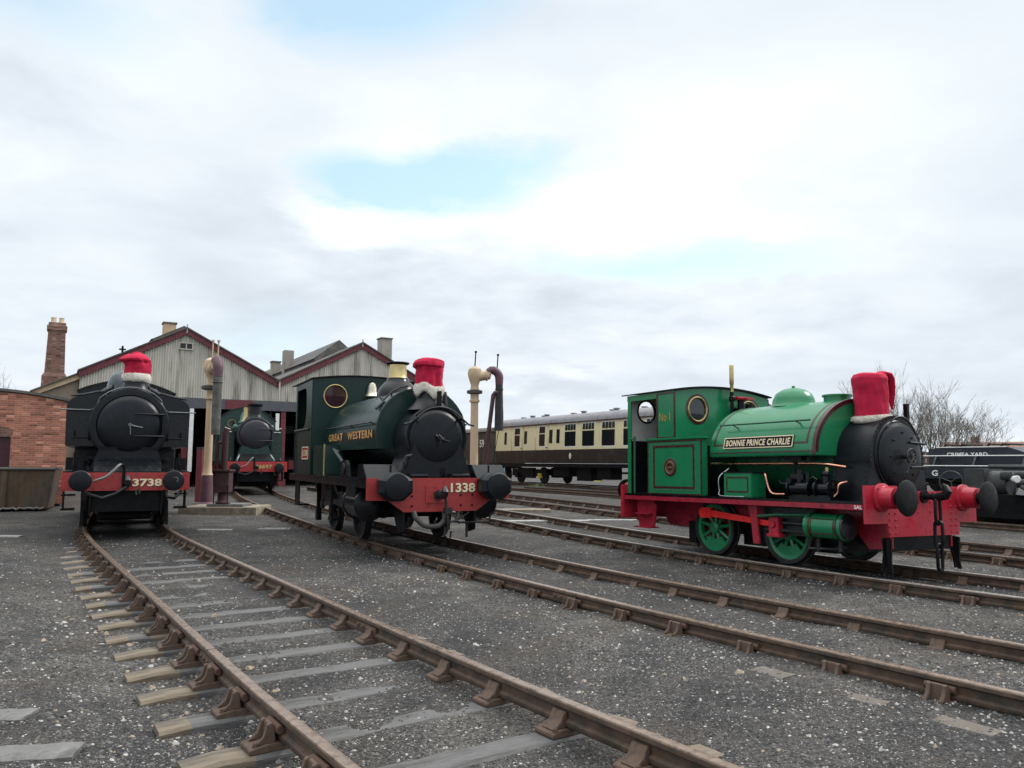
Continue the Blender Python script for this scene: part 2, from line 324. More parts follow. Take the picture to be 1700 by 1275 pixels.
gy=axis(1,26,.13,[-60,-25,-12,-7,-4,-2.5,-1.5,-.8,-.2,.4],[26,27,28,29,30,32,34,37,40,45,50,60,75,100,150,250,450,900])
GX,GY=np.meshgrid(gx,gy); Z=gz(GX.ravel(),GY.ravel())
me=bpy.data.meshes.new('yard_ground'); nx,ny=len(gx),len(gy)
vs=np.stack([GX.ravel(),GY.ravel(),Z],1); idx=np.arange(nx*ny).reshape(ny,nx)
fs=np.stack([idx[:-1,:-1],idx[:-1,1:],idx[1:,1:],idx[1:,:-1]],2).reshape(-1,4)
me.from_pydata(vs.tolist(),[],fs.tolist()); me.polygons.foreach_set('use_smooth',[True]*len(fs))
def ground_mat():
    m=bpy.data.materials.new('cinder_ground'); m.use_nodes=True; nt=m.node_tree; L=nt.links.new; b=nt.nodes['Principled BSDF']
    tc=nn(nt,'ShaderNodeTexCoord'); co=tc.outputs['Object']
    def noise(s,d=6,r=.6):
        n=nn(nt,'ShaderNodeTexNoise',ins={'Scale':s,'Detail':d,'Roughness':r}); L(co,n.inputs['Vector']); return n.outputs[0]
    def rng_(a,lo,hi,o0,o1):
        n=nn(nt,'ShaderNodeMapRange',ins={1:lo,2:hi,3:o0,4:o1}); L(a,n.inputs[0]); return n.outputs[0]
    def mix(f,a,bb,t='MIX'):
        n=nn(nt,'ShaderNodeMix',data_type='RGBA',blend_type=t)
        for i,x in ((0,f),(6,a),(7,bb)):
            if isinstance(x,(float,int)): n.inputs[i].default_value=x
            elif isinstance(x,tuple): n.inputs[i].default_value=(*x,1)
            else: L(x,n.inputs[i])
        return n.outputs[2]
    big=noise(.35,5); mid=noise(2.2,6); fine=noise(26,7,.7)
    base=mix(rng_(big,.35,.65,0,1),(.038,.037,.0375),(.096,.090,.082))
    base=mix(rng_(mid,.42,.64,0,.8),base,(.024,.024,.0255)); base=mix(rng_(noise(1.1,5),.52,.75,0,.75),base,(.085,.068,.052))
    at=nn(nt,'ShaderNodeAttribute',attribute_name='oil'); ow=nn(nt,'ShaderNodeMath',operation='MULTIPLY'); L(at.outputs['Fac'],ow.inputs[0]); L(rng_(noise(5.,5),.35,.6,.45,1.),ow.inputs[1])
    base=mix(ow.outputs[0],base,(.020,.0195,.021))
    def chips(scale,thr,soft):
        v=nn(nt,'ShaderNodeTexVoronoi',ins={'Scale':scale,'Randomness':1.}); L(co,v.inputs['Vector'])
        s=nn(nt,'ShaderNodeSeparateColor'); L(v.outputs['Color'],s.inputs[0]); return v,s
    v1,s1=chips(62,0,0)   # every cinder its own grey
    base=mix(1.,base,mix(rng_(s1.outputs[0],0,1,0,1),(.38,.38,.38),(1.75,1.72,1.68)),'MULTIPLY')
    v3,s3=chips(150,0,0); base=mix(.8,base,mix(s3.outputs[0],(.5,.5,.5),(1.5,1.5,1.5)),'MULTIPLY')
    def pale(scale,amt,rad,col):
        v,s=chips(scale,0,0); dn=noise(.8,4)
        th=nn(nt,'ShaderNodeMath',operation='GREATER_THAN'); L(s.outputs[1],th.inputs[0])
        L(rng_(dn,.40,.66,1.0,amt),th.inputs[1])
        near=nn(nt,'ShaderNodeMath',operation='LESS_THAN'); L(v.outputs['Distance'],near.inputs[0]); near.inputs[1].default_value=rad
        mu=nn(nt,'ShaderNodeMath',operation='MULTIPLY'); L(th.outputs[0],mu.inputs[0]); L(near.outputs[0],mu.inputs[1]); return mu.outputs[0]
    base=mix(pale(44,.86,.33,None),base,(.42,.41,.39))
    base=mix(pale(95,.82,.38,None),base,(.33,.32,.30))
    L(base,b.inputs['Base Color']); b.inputs['Roughness'].default_value=.9; b.inputs['Specular IOR Level'].default_value=.3
    ad=nn(nt,'ShaderNodeMath',operation='MULTIPLY_ADD',ins={1:-.7}); L(v1.outputs['Distance'],ad.inputs[0]); L(fine,ad.inputs[2])
    bp=nn(nt,'ShaderNodeBump',ins={0:.9,1:.022}); L(ad.outputs[0],bp.inputs['Height']); L(bp.outputs[0],b.inputs['Normal'])
    return m
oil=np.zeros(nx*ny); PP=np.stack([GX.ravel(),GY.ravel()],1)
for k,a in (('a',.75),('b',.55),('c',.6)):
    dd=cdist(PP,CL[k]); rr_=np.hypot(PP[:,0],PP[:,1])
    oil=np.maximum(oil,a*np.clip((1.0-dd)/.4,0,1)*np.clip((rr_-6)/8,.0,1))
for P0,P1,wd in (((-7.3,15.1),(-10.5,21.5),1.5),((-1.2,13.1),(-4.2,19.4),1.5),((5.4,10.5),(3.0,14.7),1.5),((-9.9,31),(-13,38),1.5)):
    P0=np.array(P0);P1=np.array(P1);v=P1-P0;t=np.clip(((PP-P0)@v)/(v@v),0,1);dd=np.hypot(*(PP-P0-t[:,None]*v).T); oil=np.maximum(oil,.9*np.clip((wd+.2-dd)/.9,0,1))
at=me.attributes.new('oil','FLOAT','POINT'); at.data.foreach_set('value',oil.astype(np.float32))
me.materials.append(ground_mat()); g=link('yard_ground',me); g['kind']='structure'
# loose stones lying on the cinders
def stones(name,n,ymin,ymax,smin,smax,pale,label,bias=None):
    A=rng.uniform(0,1,n); Yp=ymin*(ymax/ymin)**A; Xp=rng.uniform(-.78,.78,n)*Yp
    if bias is not None:
        keep=rng.uniform(0,1,n)<bias(Xp,Yp); Xp=Xp[keep]; Yp=Yp[keep]; n=len(Xp)
    z=gz(Xp,Yp); s=smin*(smax/smin)**rng.uniform(0,1,n)**1.5; s=s*np.clip(.55+.09*Yp,.6,1.25)
    base=np.array([(1,0,0),(.5,.87,0),(-.5,.87,0),(-1,0,0),(-.5,-.87,0),(.5,-.87,0),(.45,.3,.62),(-.5,.25,.6),(0,-.5,.68)])
    F=[(0,1,6),(1,2,7),(1,7,6),(2,3,7),(3,4,7),(4,8,7),(4,5,8),(5,0,6),(5,6,8),(6,7,8)]
    V=base[None]*(1+rng.uniform(-.3,.3,(n,9,3))); V[:,:,1]*=rng.uniform(.55,1,(n,1)); V[:,:,2]*=rng.uniform(.6,1.1,(n,1))
    a=rng.uniform(0,6.28,n); c,sn=np.cos(a)[:,None],np.sin(a)[:,None]; x=V[:,:,0]*c-V[:,:,1]*sn; y=V[:,:,0]*sn+V[:,:,1]*c
    W=np.stack([x*s[:,None]+Xp[:,None],y*s[:,None]+Yp[:,None],V[:,:,2]*s[:,None]+z[:,None]-.12*s[:,None]],2).reshape(-1,3)
    FF=(np.array(F)[None]+9*np.arange(n)[:,None,None]).reshape(-1,3)
    me=bpy.data.meshes.new(name); me.from_pydata(W.tolist(),[],FF.tolist())
    mi=np.repeat(rng.choice(4,n,p=pale),len(F)); me.polygons.foreach_set('material_index',mi.astype(np.int32))
    for m in (mat('stone_dark',(.05,.05,.05),.9),mat('stone_mid',(.13,.125,.12),.9),mat('stone_pale',(.40,.39,.365),.9,scale=30),mat('stone_buff',(.30,.235,.17),.9,scale=30)): me.materials.append(m)
    o=link(name,me); o['kind']='stuff'; o['label']=label; o['category']='stones'; return o
def pale_bias(x,y):
    p=.05+.6*np.clip(wob(x,y,.55,11),0,1)+.2*np.clip(wob(x,y,1.9,12),0,1)
    P=np.stack([x,y],1)
    for k in 'bc': p=p+.5*np.exp(-((cdist(P,CL[k])-1.0)/.5)**2)*np.clip(.5+.5*wob(x,y,.7,15),0,1)
    p=p+.25*np.exp(-((x-4.2)**2+(y-5.0)**2)/3)
    return np.clip(p,.03,1)
stones('gravel_grit',42000,2.7,16,.007,.019,[.60,.33,.05,.02],'fine dark ash and clinker scattered over the whole yard')
stones('pale_ballast_chips',30000,2.7,24,.006,.0165,[.03,.37,.52,.08],'pale limestone chips scattered across the dark ash ground',pale_bias)
stones('large_ballast_stones',520,3.0,20,.022,.04,[.2,.45,.22,.13],'bigger loose stones lying beside the rails',lambda x,y:np.clip(np.exp(-(cdist(np.stack([x,y],1),CL['a'])-1.0)**2/.2)+.12,0,1))
def left_of_track(x,y):
    d=cdist(np.stack([x,y],1),offset_left); return np.clip(np.exp(-(d/.45)**2),0,1)
stones('ballast_by_sleeper_ends',9000,3.2,12,.014,.030,[.25,.42,.15,.18],'buff and grey ballast lying round the sleeper ends of the curved track',left_of_track)
# ------------------------------------------------------------------ track
PROF=[(-.035,-.012),(-.031,-.002),(-.02,0.),(.02,0.),(.031,-.002),(.035,-.012),(.035,-.038),(.011,-.052),(.010,-.098),(.033,-.112),(.034,-.136),(.028,-.145),(-.028,-.145),(-.034,-.136),(-.033,-.112),(-.010,-.098),(-.011,-.052),(-.035,-.038)]
def offset(c,o):
    t=np.gradient(c,axis=0); t/=np.hypot(*t.T)[:,None]; n=np.stack([-t[:,1],t[:,0]],1); return c+n*o,t,n
def rail_mesh(c,o,top):
    P,t,n=offset(c,o); mb=MB(); k=len(PROF); N=len(P); z=zg(P[:,0],P[:,1])
    vs=[(P[i,0]+n[i,0]*q[0],P[i,1]+n[i,1]*q[0],z[i]+q[1]) for i in range(N) for q in PROF]
    fs=[];mi=[]
    for i in range(N-1):
        for j in range(k):
            fs.append((i*k+j,i*k+(j+1)%k,(i+1)*k+(j+1)%k,(i+1)*k+j)); mi.append(0 if j<5 else 1)
    mb.add(vs,fs); mb.m=mi; mb.f.append(tuple(range(k))); mb.f.append(tuple((N-1)*k+j for j in range(k))); mb.m+=[1,1]
    return mb.mesh('rail',[top,RUST],50)
def chair_mesh():
    mb=MB()   # x across the track, outwards positive; sits on the sleeper, z from rail top
    mb.cur=0
    mb.prism([(-.15,-.19),(.21,-.19),(.21,-.165),(.12,-.150),(-.10,-.150),(-.15,-.168)],'y',-.095,.095)
    for s in (-1,1):   # two cheeks of the outer jaw with the hollow between them
        mb.prism([(.055,-.152),(.175,-.152),(.125,-.115),(.105,-.050),(.085,-.040),(.068,-.050)],'y',s*.055-.016,s*.055+.016)
    mb.prism([(.058,-.152),(.10,-.152),(.092,-.05),(.07,-.045)],'y',-.06,.06)
    mb.prism([(-.125,-.152),(-.034,-.152),(-.016,-.100),(-.014,-.056),(-.040,-.062),(-.065,-.115)],'y',-.062,.062)
    mb.cur=1; mb.cyl((.036,-.115,-.080),(.037,.10,-.080),.028,.026,10)
    mb.cur=0
    for q in ((.17,.06),(-.115,-.07)): mb.cyl((*q,-.166),(*q,-.135),.017,.014,8)
    return mb.mesh('rail_chair',[CHAIR,KEY],40,.004)
CHM=chair_mesh()
def sleeper_mesh(seed):
    r=random.Random(seed); mb=MB(); n=14
    rings=[]
    for i in range(n+1):
        x=-1.3+2.6*i/n; w=.112+r.uniform(-.008,.008); e=.02 if i in (0,n) else 0
        zt=-.19+r.uniform(-.006,.004)-(.010 if abs(x)>1.15 else 0)-e*.4
        rings.append([(x,-w+e,-.32),(x,-w-.003,zt-.02),(x,-w+.016,zt),(x,w-.016,zt+r.uniform(-.004,.004)),(x,w+.003,zt-.02),(x,w-e,-.32)])
    mb.loft(rings); k=6
    for i in range(n):
        if i in (0,n-1) or (i in (1,n-2) and r.random()<.6) or (i in (2,n-3) and r.random()<.25):
            for j in range(k): mb.m[i*k+j]=1
    mb.m[-1]=mb.m[-2]=1
    return mb.mesh('sleeper',[TIMB,TIMBE],40)
SLM=[sleeper_mesh(i) for i in range(5)]
def track(key,label,top,spacing=.78,chairs=True,srange=(0,1e9),zrand=0,phase=0.):
    c=CL[key]; root=thing('railway_track',label,'railway track',group='railway tracks of the yard')
    for o in (-.7525,.7525): link('rail',rail_mesh(c,o,top),root)
    s=np.concatenate([[0],np.cumsum(np.hypot(*np.diff(c,axis=0).T))]); rr=random.Random(key)
    n=0; q=phase
    while q<s[-1]-.3:
        if srange[0]<q<srange[1] and n<95:
            x=np.interp(q,s,c[:,0]); y=np.interp(q,s,c[:,1]); x2=np.interp(q+.2,s,c[:,0]); y2=np.interp(q+.2,s,c[:,1])
            sl=link('sleeper',rr.choice(SLM),root); ang=math.atan2(y2-y,x2-x)+PI/2
            sl.location=(x,y,float(zg(x,y))+rr.uniform(-zrand,zrand*.6)); sl.rotation_euler=(0,0,ang+rr.uniform(-.02,.02)); n+=1
            if chairs:
                for sg in (-1,1):
                    ch=link('rail_chair',CHM,sl); ch.location=(sg*.7525,0,0); ch.rotation_euler=(0,0,0 if sg>0 else PI)
        q+=spacing*rr.uniform(.94,1.06)
    return root
t1=track('a','curved foreground track with exposed timber sleepers leading to the black engine at far left',RTOP,.70,srange=(18,80))
t2=track('b','long track sunk in ash running under the dark green engine lettered GREAT WESTERN',RTOP,.80,srange=(8,80),zrand=.02)
t3=track('c','track carrying the bright green saddle tank engine with red frames',mat('rail_head_bright',(.33,.29,.25),.33,metal=.6,var=.3,scale=14),.80,srange=(16,80),zrand=.02)
t4=track('d','rusty empty track just behind the bright green engine',RUST,.8,srange=(14,80),zrand=.03)
t5=track('e','shiny track under the cream and brown carriage',RSHINE,.8,False,zrand=.05,srange=(0,52))
t6=track('f','track under the low dark machinery wagon at the right edge',RUST,.8,False,zrand=.05)
t7=track('g','track under the navy tank wagon by the fence',RUST,.8,False,zrand=.05)
# bolted joints in the foreground rails
def fishplate(key,px,py,o):
    P,t,n=offset(CL[key],o); i=int(np.argmin(np.hypot(P[:,0]-px,P[:,1]-py))); mb=MB()
    for s in (-1,1):
        y=.018*s
        mb.cur=0; mb.box(-.22,.22,min(y,y+.018*s),max(y,y+.018*s),-.103,-.052)
        mb.bolts([(q,y+.018*s,-.077) for q in (-.165,-.055,.055,.165)],(0,s,0),.018,.022)
    mb.cur=1; mb.box(-.003,.003,-.0352,.0352,-.03,.0008)
    ob=link('fishplate',mb.mesh('fishplate',[CHAIR,FRAME],30),{'a':t1,'b':t2}[key]); ob.location=(P[i,0],P[i,1],float(zg(*P[i]))); ob.rotation_euler=(0,0,math.atan2(t[i,1],t[i,0]))
fishplate('a',-2.37,6.27,-.7525); fishplate('a',-1.3,7.6,.7525); fishplate('b',.65,9.19,-.7525)
# slabs, boards and old timbers lying flush in the ash
def slab(name,label,cat,x,y,w,d,h,ang,m,group=None,rise=.03):
    mb=MB(); r=random.Random(label); n=9; rings=[]
    for i in range(n):
        xx=-w/2+w*i/(n-1); e=r.uniform(0,.02); rings.append([(xx,-d/2+e,-h),(xx,-d/2+e,-.012),(xx,-d/2+.02+e,r.uniform(-.004,0)),(xx,d/2-.02-e,r.uniform(-.004,.004)),(xx,d/2-e,-.012),(xx,d/2-e,-h)])
    o=link(name,mb.loft(rings).mesh(name,m,40)); o.location=(x,y,float(gz([x],[y])[0])+rise); o.rotation_euler=(0,0,R(ang)); return tag(o,label,cat,group)
slab('paving_slab','broken grey slab flush in the ash at the bottom left corner','slab',-2.72,4.55,.62,.26,.12,10,CONCD,rise=.014)
slab('paving_slab','dark slab half buried left of the sleepers, above the bottom left one','slab',-3.3,5.2,.5,.24,.1,4,CONCD,rise=.01)
slab('white_board','small pale board flat on the ash left of the foreground track','board',-10.0,15.9,.55,.22,.05,2,CONC,rise=.03)
slab('white_board','pale board flat on the ash in front of the stone plinth','board',-6.5,17.6,.75,.22,.05,2,CONC,rise=.03)
slab('white_board','pale board beside the track between the plinth and the GREAT WESTERN engine','board',-5.3,17.9,.7,.16,.05,6,CONC,rise=.03)
OLDT=mat('buried_timber',(.125,.108,.09),.9,var=.3,scale=9,spots=((.10,.09,.08),.4,12.),bump=.4)
slab('old_timber','buff end of a buried timber at lower right, beside the nearest straight rail','timber',2.42,5.57,.30,.20,.1,-54,OLDT,rise=.006)
slab('old_timber','buff timber end at the right edge, nearest the camera','timber',2.80,5.02,.36,.22,.1,-54,OLDT,rise=.006)
slab('old_timber','worn timber end third from the right edge along the nearest straight rail','timber',2.0,6.2,.3,.2,.1,-56,OLDT,rise=.004)
slab('grey_timber','long grey timber lying between the rear tracks beside the 1338 engine','timber',.8,20.3,2.4,.35,.2,8,CONC,rise=.05)
slab('grey_timber','short pale board lying right of the long grey timber','timber',2.6,20.6,1.3,.22,.1,4,CONC,rise=.04)
slab('stone_kerb','buff stone kerb block beyond the 1338 buffer','kerb',.15,23.6,2.0,.5,.3,6,STONEE,rise=.10)
# ------------------------------------------------------------------ engine shed (frame: x along the gable front, y back into the shed)
def pose(P,ang,z): return dict(loc=(P[0],P[1],z),rz=ang)
SH=(-16.7,40.0); SHZ=.25
shed=thing('engine_shed','long twin gabled engine shed of weathered corrugated sheeting with maroon bargeboards','engine shed',(*SH,0.),30)
HW=4.68
def roofz(x):
    c=0 if x<HW else 2*HW; return 8.1-abs(x-c)*(2.45/HW)
mb=MB(); xs=np.arange(-HW,3*HW+.001,.0585); vs=[];fs=[]
for i,x in enumerate(xs):
    d=.022*(1 if i%2 else -1); vs+=[(x,d,4.66),(x,d,roofz(x)-.12)]
fs=[(2*i,2*i+2,2*i+3,2*i+1) for i in range(len(xs)-1)]; mb.add(vs,fs)
part('corrugated_gable',mb,CLAD,shed,30)
for c in (0,2*HW):      # bargeboards with toothed lower edge
    for s in (-1,1):
        mb=MB(); top=[(c,8.22),(c+s*(HW+.06),5.73)]; n=26; low=[]
        for i in range(n*2+1):
            t=1-i/(n*2); x=c+s*(HW+.06)*t; z=8.22-2.49*t-.30-(.075 if i%2 else 0); low.append((x,z))
        mb.prism(top+low,'y',-.12,-.03); part('bargeboard',mb,MAROON,shed,20)
        mb=MB(); mb.prism([(c,8.26),(c+s*(HW+.12),5.77),(c+s*(HW+.12),5.70),(c,8.19)],'y',-.2,46); part('roof',mb,ROOFS,shed,20)
        if c>0 or s>0: pass
    mb=MB(); w=1.45 if c==0 else 1.5; mb.prism([(c-w,7.1),(c-w,7.66),(c-w-.12,7.66),(c,8.5 if c==0 else 8.95),(c+w+.12,7.66),(c+w,7.66),(c+w,7.1)],'y',1.0 if c==0 else 4.2,30)
    part('ridge_lantern',mb,[ROOFS],shed,20)
    mb=MB(); mb.box(c-.34,c+.34,-.06,.05,7.1,7.16); mb.box(c-.34,c+.34,-.06,.05,7.42,7.47)
    for q in (-.34,-.02,.28): mb.box(c+q,c+q+.06,-.055,.045,7.16,7.42)
    if c==0:
        part('gable_louvre',mb,CLAD,shed); mb=MB(); mb.box(-.3,.3,-.045,.03,7.16,7.42); part('louvre_opening',mb,DARKIN,shed)
    mb=MB(); mb.box(c-.03,c+.03,-.16,-.10,7.95,8.40); part('finial',mb,CLAD,shed)
mb=MB(); mb.box(-HW,3*HW,-.16,.12,4.12,4.64)
for k in range(30): mb.bolts([(-HW+.3+k*.46,-.16,4.24),(-HW+.3+k*.46,-.16,4.54)],(0,-1,0),.022,.02)
part('door_lintel',mb,GREYB,shed,30,.01)
mb=MB(); mb.box(2.0,3.4,-.172,-.165,4.16,4.62); part('lintel_patch',mb,MAROON,shed)
mb=MB(); mb.box(-1.4,-.7,-.172,-.165,4.16,4.62); part('lintel_patch',mb,MAROON,shed)
for x,m in ((-HW+.15,MAROON),(.12,MAROON),(HW+.35,MAROON),(2*HW,MAROON),(3*HW-.15,MAROON)):
    mb=MB(); mb.box(x-.13,x+.13,-.1,.2,0,4.12); mb.box(x-.2,x+.2,-.14,.24,0,.5); part('door_post',mb,m,shed,30,.01)
mb=MB(); mb.box(.30,.50,-.16,-.04,.9,4.1); part('white_door_edge',mb,WHITEP,shed)
mb=MB(); mb.box(4.62,4.80,-.14,-.02,2.6,4.0); part('white_door_edge',mb,WHITEP,shed)
mb=MB()
mb.box(-HW,-HW+.2,.05,46,0,5.72); mb.box(3*HW-.2,3*HW,.05,46,0,5.72); mb.box(-HW,3*HW,45.8,46,0,8)
part('side_wall',mb,BRICK2,shed)
for x in (-2.3,2.4,7.0,11.6):   # folded-back doors
    for s in (-1,1):
        mb=MB(); mb.box(x+s*2.02-.035,x+s*2.02+.035,.2,2.2,.3,4.1); part('open_door',mb,DKGREY,shed)
mb=MB(); mb.box(-6.55,-HW-.02,.25,30,0,4.6); part('lean_to_wall',mb,mat('lean_to_render',(.24,.19,.14),.8,spots=((.14,.11,.08),.4,1.5)),shed)
mb=MB(); mb.prism([(-HW-.02,4.6),(-HW-.02,5.5),(-6.55,4.6)],'y',.25,30); part('lean_to_gable',mb,mat('lean_to_render',(.24,.19,.14)),shed)
mb=MB(); mb.prism([(-HW,5.6),(-6.6,4.66),(-6.6,4.44),(-HW,5.35)],'y',.1,.24); part('lean_to_bargeboard',mb,mat('cream_board',(.62,.46,.28),.6),shed)
mb=MB(); mb.prism([(-HW,5.68),(-6.7,4.68),(-6.7,4.62),(-HW,5.61)],'y',-.05,30); part('lean_to_roof',mb,ROOFS,shed)
# smoke vents: (pixel-derived place on the roof) x, y, width, base, top
for x,y,w,z0,z1,cap in ((-.55,2.6,.62,7.2,8.75,1),(8.06,11.5,.64,5.6,9.05,0),(8.05,15.0,.6,5.6,8.6,1),(8.28,19.,.5,5.6,8.28,0),(13.0,6.0,.75,5.6,9.5,1)):
    mb=MB(); mb.box(x-w/2,x+w/2,y-w/2,y+w/2,z0,z1); mb.cur=1
    if cap: mb.box(x-w/2-.05,x+w/2+.05,y-w/2-.05,y+w/2+.05,z1,z1+.09)
    part('smoke_vent',mb,[VENTM if x>0 else mat('cream_vent',(.50,.36,.22),.7),ROOFS],shed,20,.01)
mb=MB(); mb.tube([(4.75,-.14,4.7),(4.75,-.14,5.9)],.045,8); part('downpipe',mb,CLAD,shed)
mb=MB(); mb.tube([(-2.9,.2,6.4),(-2.9,.2,7.1)],.05,6); mb.box(-3.05,-2.75,.1,.3,6.9,6.96); part('floodlight_bracket',mb,FRAME,shed)
mb=MB(); mb.box(9.9,10.12,-.5,-.3,6.0,6.35); mb.box(9.95,10.07,-.45,-.05,5.85,6.0); part('wall_lamp',mb,[CLAD],shed)
# dim engine standing inside the second bay
ing=thing('shed_engine','dark engine standing inside the shed, seen between the maroon post and the GREAT WESTERN cab','steam engine',(SH[0]+7.2*cos(R(30))-2.5*sin(R(30)),SH[1]+7.2*sin(R(30))+2.5*cos(R(30)),.25),30)
mb=MB(); mb.cyl((0,0,2.2),(0,6,2.2),.75,n=24); mb.cyl((0,.5,2.9),(0,.5,3.5),.25,.3); part('boiler',mb,BLACK,ing)
mb=MB(); mb.box(-1.2,1.2,-.1,7,1.0,1.2); part('running_plate',mb,FRAME,ing)
mb=MB(); mb.box(-1.2,1.2,-.15,-.1,.75,1.25); part('buffer_beam',mb,GWR,ing)
mb=MB(); mb.box(-1.15,1.15,4.5,6.5,1.2,3.4); part('cab',mb,GWG,ing)
# ------------------------------------------------------------------ brick building, chimney stack, skip at the left
bb=thing('brick_building','red brick building with a curved roof and a maroon door at the left edge','brick building',(-13.75,24.4,.12),30)
W_,HC,HE=4.6,3.37,3.11
def arcz(x): t=(x+2.3)/2.3; return HE+(HC-HE)*(1-t*t)
n=24; arc=[(-W_+W_*i/n,arcz(-W_+W_*i/n)) for i in range(n+1)]
DX0,DX1,DZ=-3.1,-1.45,2.0
mb=MB(); 
left=[(x,z) for x,z in arc if x<=DX0]; mid=[(x,z) for x,z in arc if DX0<x<DX1]; right=[(x,z) for x,z in arc if x>=DX1]
mb.prism([(DX0,0),(DX0,arcz(DX0))]+left[::-1]+[(-W_,0)],'y',0,.25)
mb.prism([(DX1,0)]+[(0,0)]+right[::-1]+[(DX1,arcz(DX1))],'y',0,.25)
na=8; darch=[(DX0+(DX1-DX0)*i/na,DZ+.16*(1-(2*i/na-1)**2)) for i in range(na+1)]
mb.prism(darch+[(DX1,arcz(DX1))]+mid[::-1]+[(DX0,arcz(DX0))],'y',0,.25)
mb.box(-.25,0,.25,9,0,HE); mb.box(-W_,-W_+.25,.25,9,0,HE)
part('wall',mb,BRICK,bb,20)
mb=MB(); mb.prism([(x*1.02+.04,z+.02) for x,z in arc]+[(x*1.02+.04,z+.10) for x,z in arc[::-1]],'y',-.06,9.1); part('roof',mb,ROOFS,bb,30)
mb=MB(); mb.prism([(DX0,.1),(DX1,.1)]+darch[::-1],'y',.08,.14); part('door',mb,mat('dark_maroon_door',(.052,.010,.020),.5),bb)
mb=MB(); mb.prism([(DX0-.02,DZ+.02),(DX1+.02,DZ+.02),(DX1+.06,DZ+.24)]+[(x,z+.25) for x,z in darch[::-1]]+[(DX0-.06,DZ+.24)],'y',-.004,.03); part('brick_arch',mb,BRICK2,bb)
st=thing('brick_chimney','tall square brown brick chimney stack with pale pots rising behind the curved brick building','chimney',(-26.1,44.7,-.25),30)
mb=MB()
def sq(w,z): return [(-w,-w,z),(w,-w,z),(w,w,z),(-w,w,z)]
mb.loft([sq(.66,0),sq(.62,6.4),sq(.60,6.45),sq(.50,6.62),sq(.43,9.02),sq(.50,9.06),sq(.51,9.3),sq(.44,9.34),sq(.43,9.5)]); part('stack',mb,BRICK2,st,20)
for x in (-.2,.2):
    mb=MB(); mb.lathe((x,0,9.5),(0,0,1),[(.16,0),(.14,.05),(.13,.3),(.15,.32),(.11,.32),(.10,.1)],14); part('chimney_pot',mb,mat('pale_pot',(.55,.44,.30),.7),st)
sk=thing('skip','old rusty metal skip standing in front of the curved brick building','skip',(-13.55,22.35,.03),24)
mb=MB()
mb.loft([[(-3.6,-.1,0.05),(.48,-.1,.05),(.48,1.5,.05),(-3.6,1.5,.05)],[(-3.7,-.12,1.16),(.62,-.12,1.16),(.62,1.6,1.16),(-3.7,1.6,1.16)],[(-3.6,-.04,1.16),(.54,-.04,1.16),(.54,1.52,1.16),(-3.6,1.52,1.16)],[(-3.5,0,.15),(.4,0,.15),(.4,1.4,.15),(-3.5,1.4,.15)]]); part('body',mb,SKIPM,sk,30,.01)
mb=MB(); mb.tube([(-3.7,-.12,1.16),(.62,-.12,1.16),(.62,1.6,1.16),(-3.7,1.6,1.16)],.045,8,True); part('rim',mb,mat('skip_rim',(.05,.045,.04),.7),sk)
for x in (-2.4,-.6):
    mb=MB(); mb.box(x-.07,x+.07,-.2,-.11,.05,1.1); part('side_rib',mb,SKIPM,sk,30,.01)
mb=MB(); mb.tube([(-1.6+.08*i,-.3+.04*sin(i*2.1),.05+.05*abs(sin(i*1.3))) for i in range(26)],.03,6); part('chain',mb,CONCD,sk)
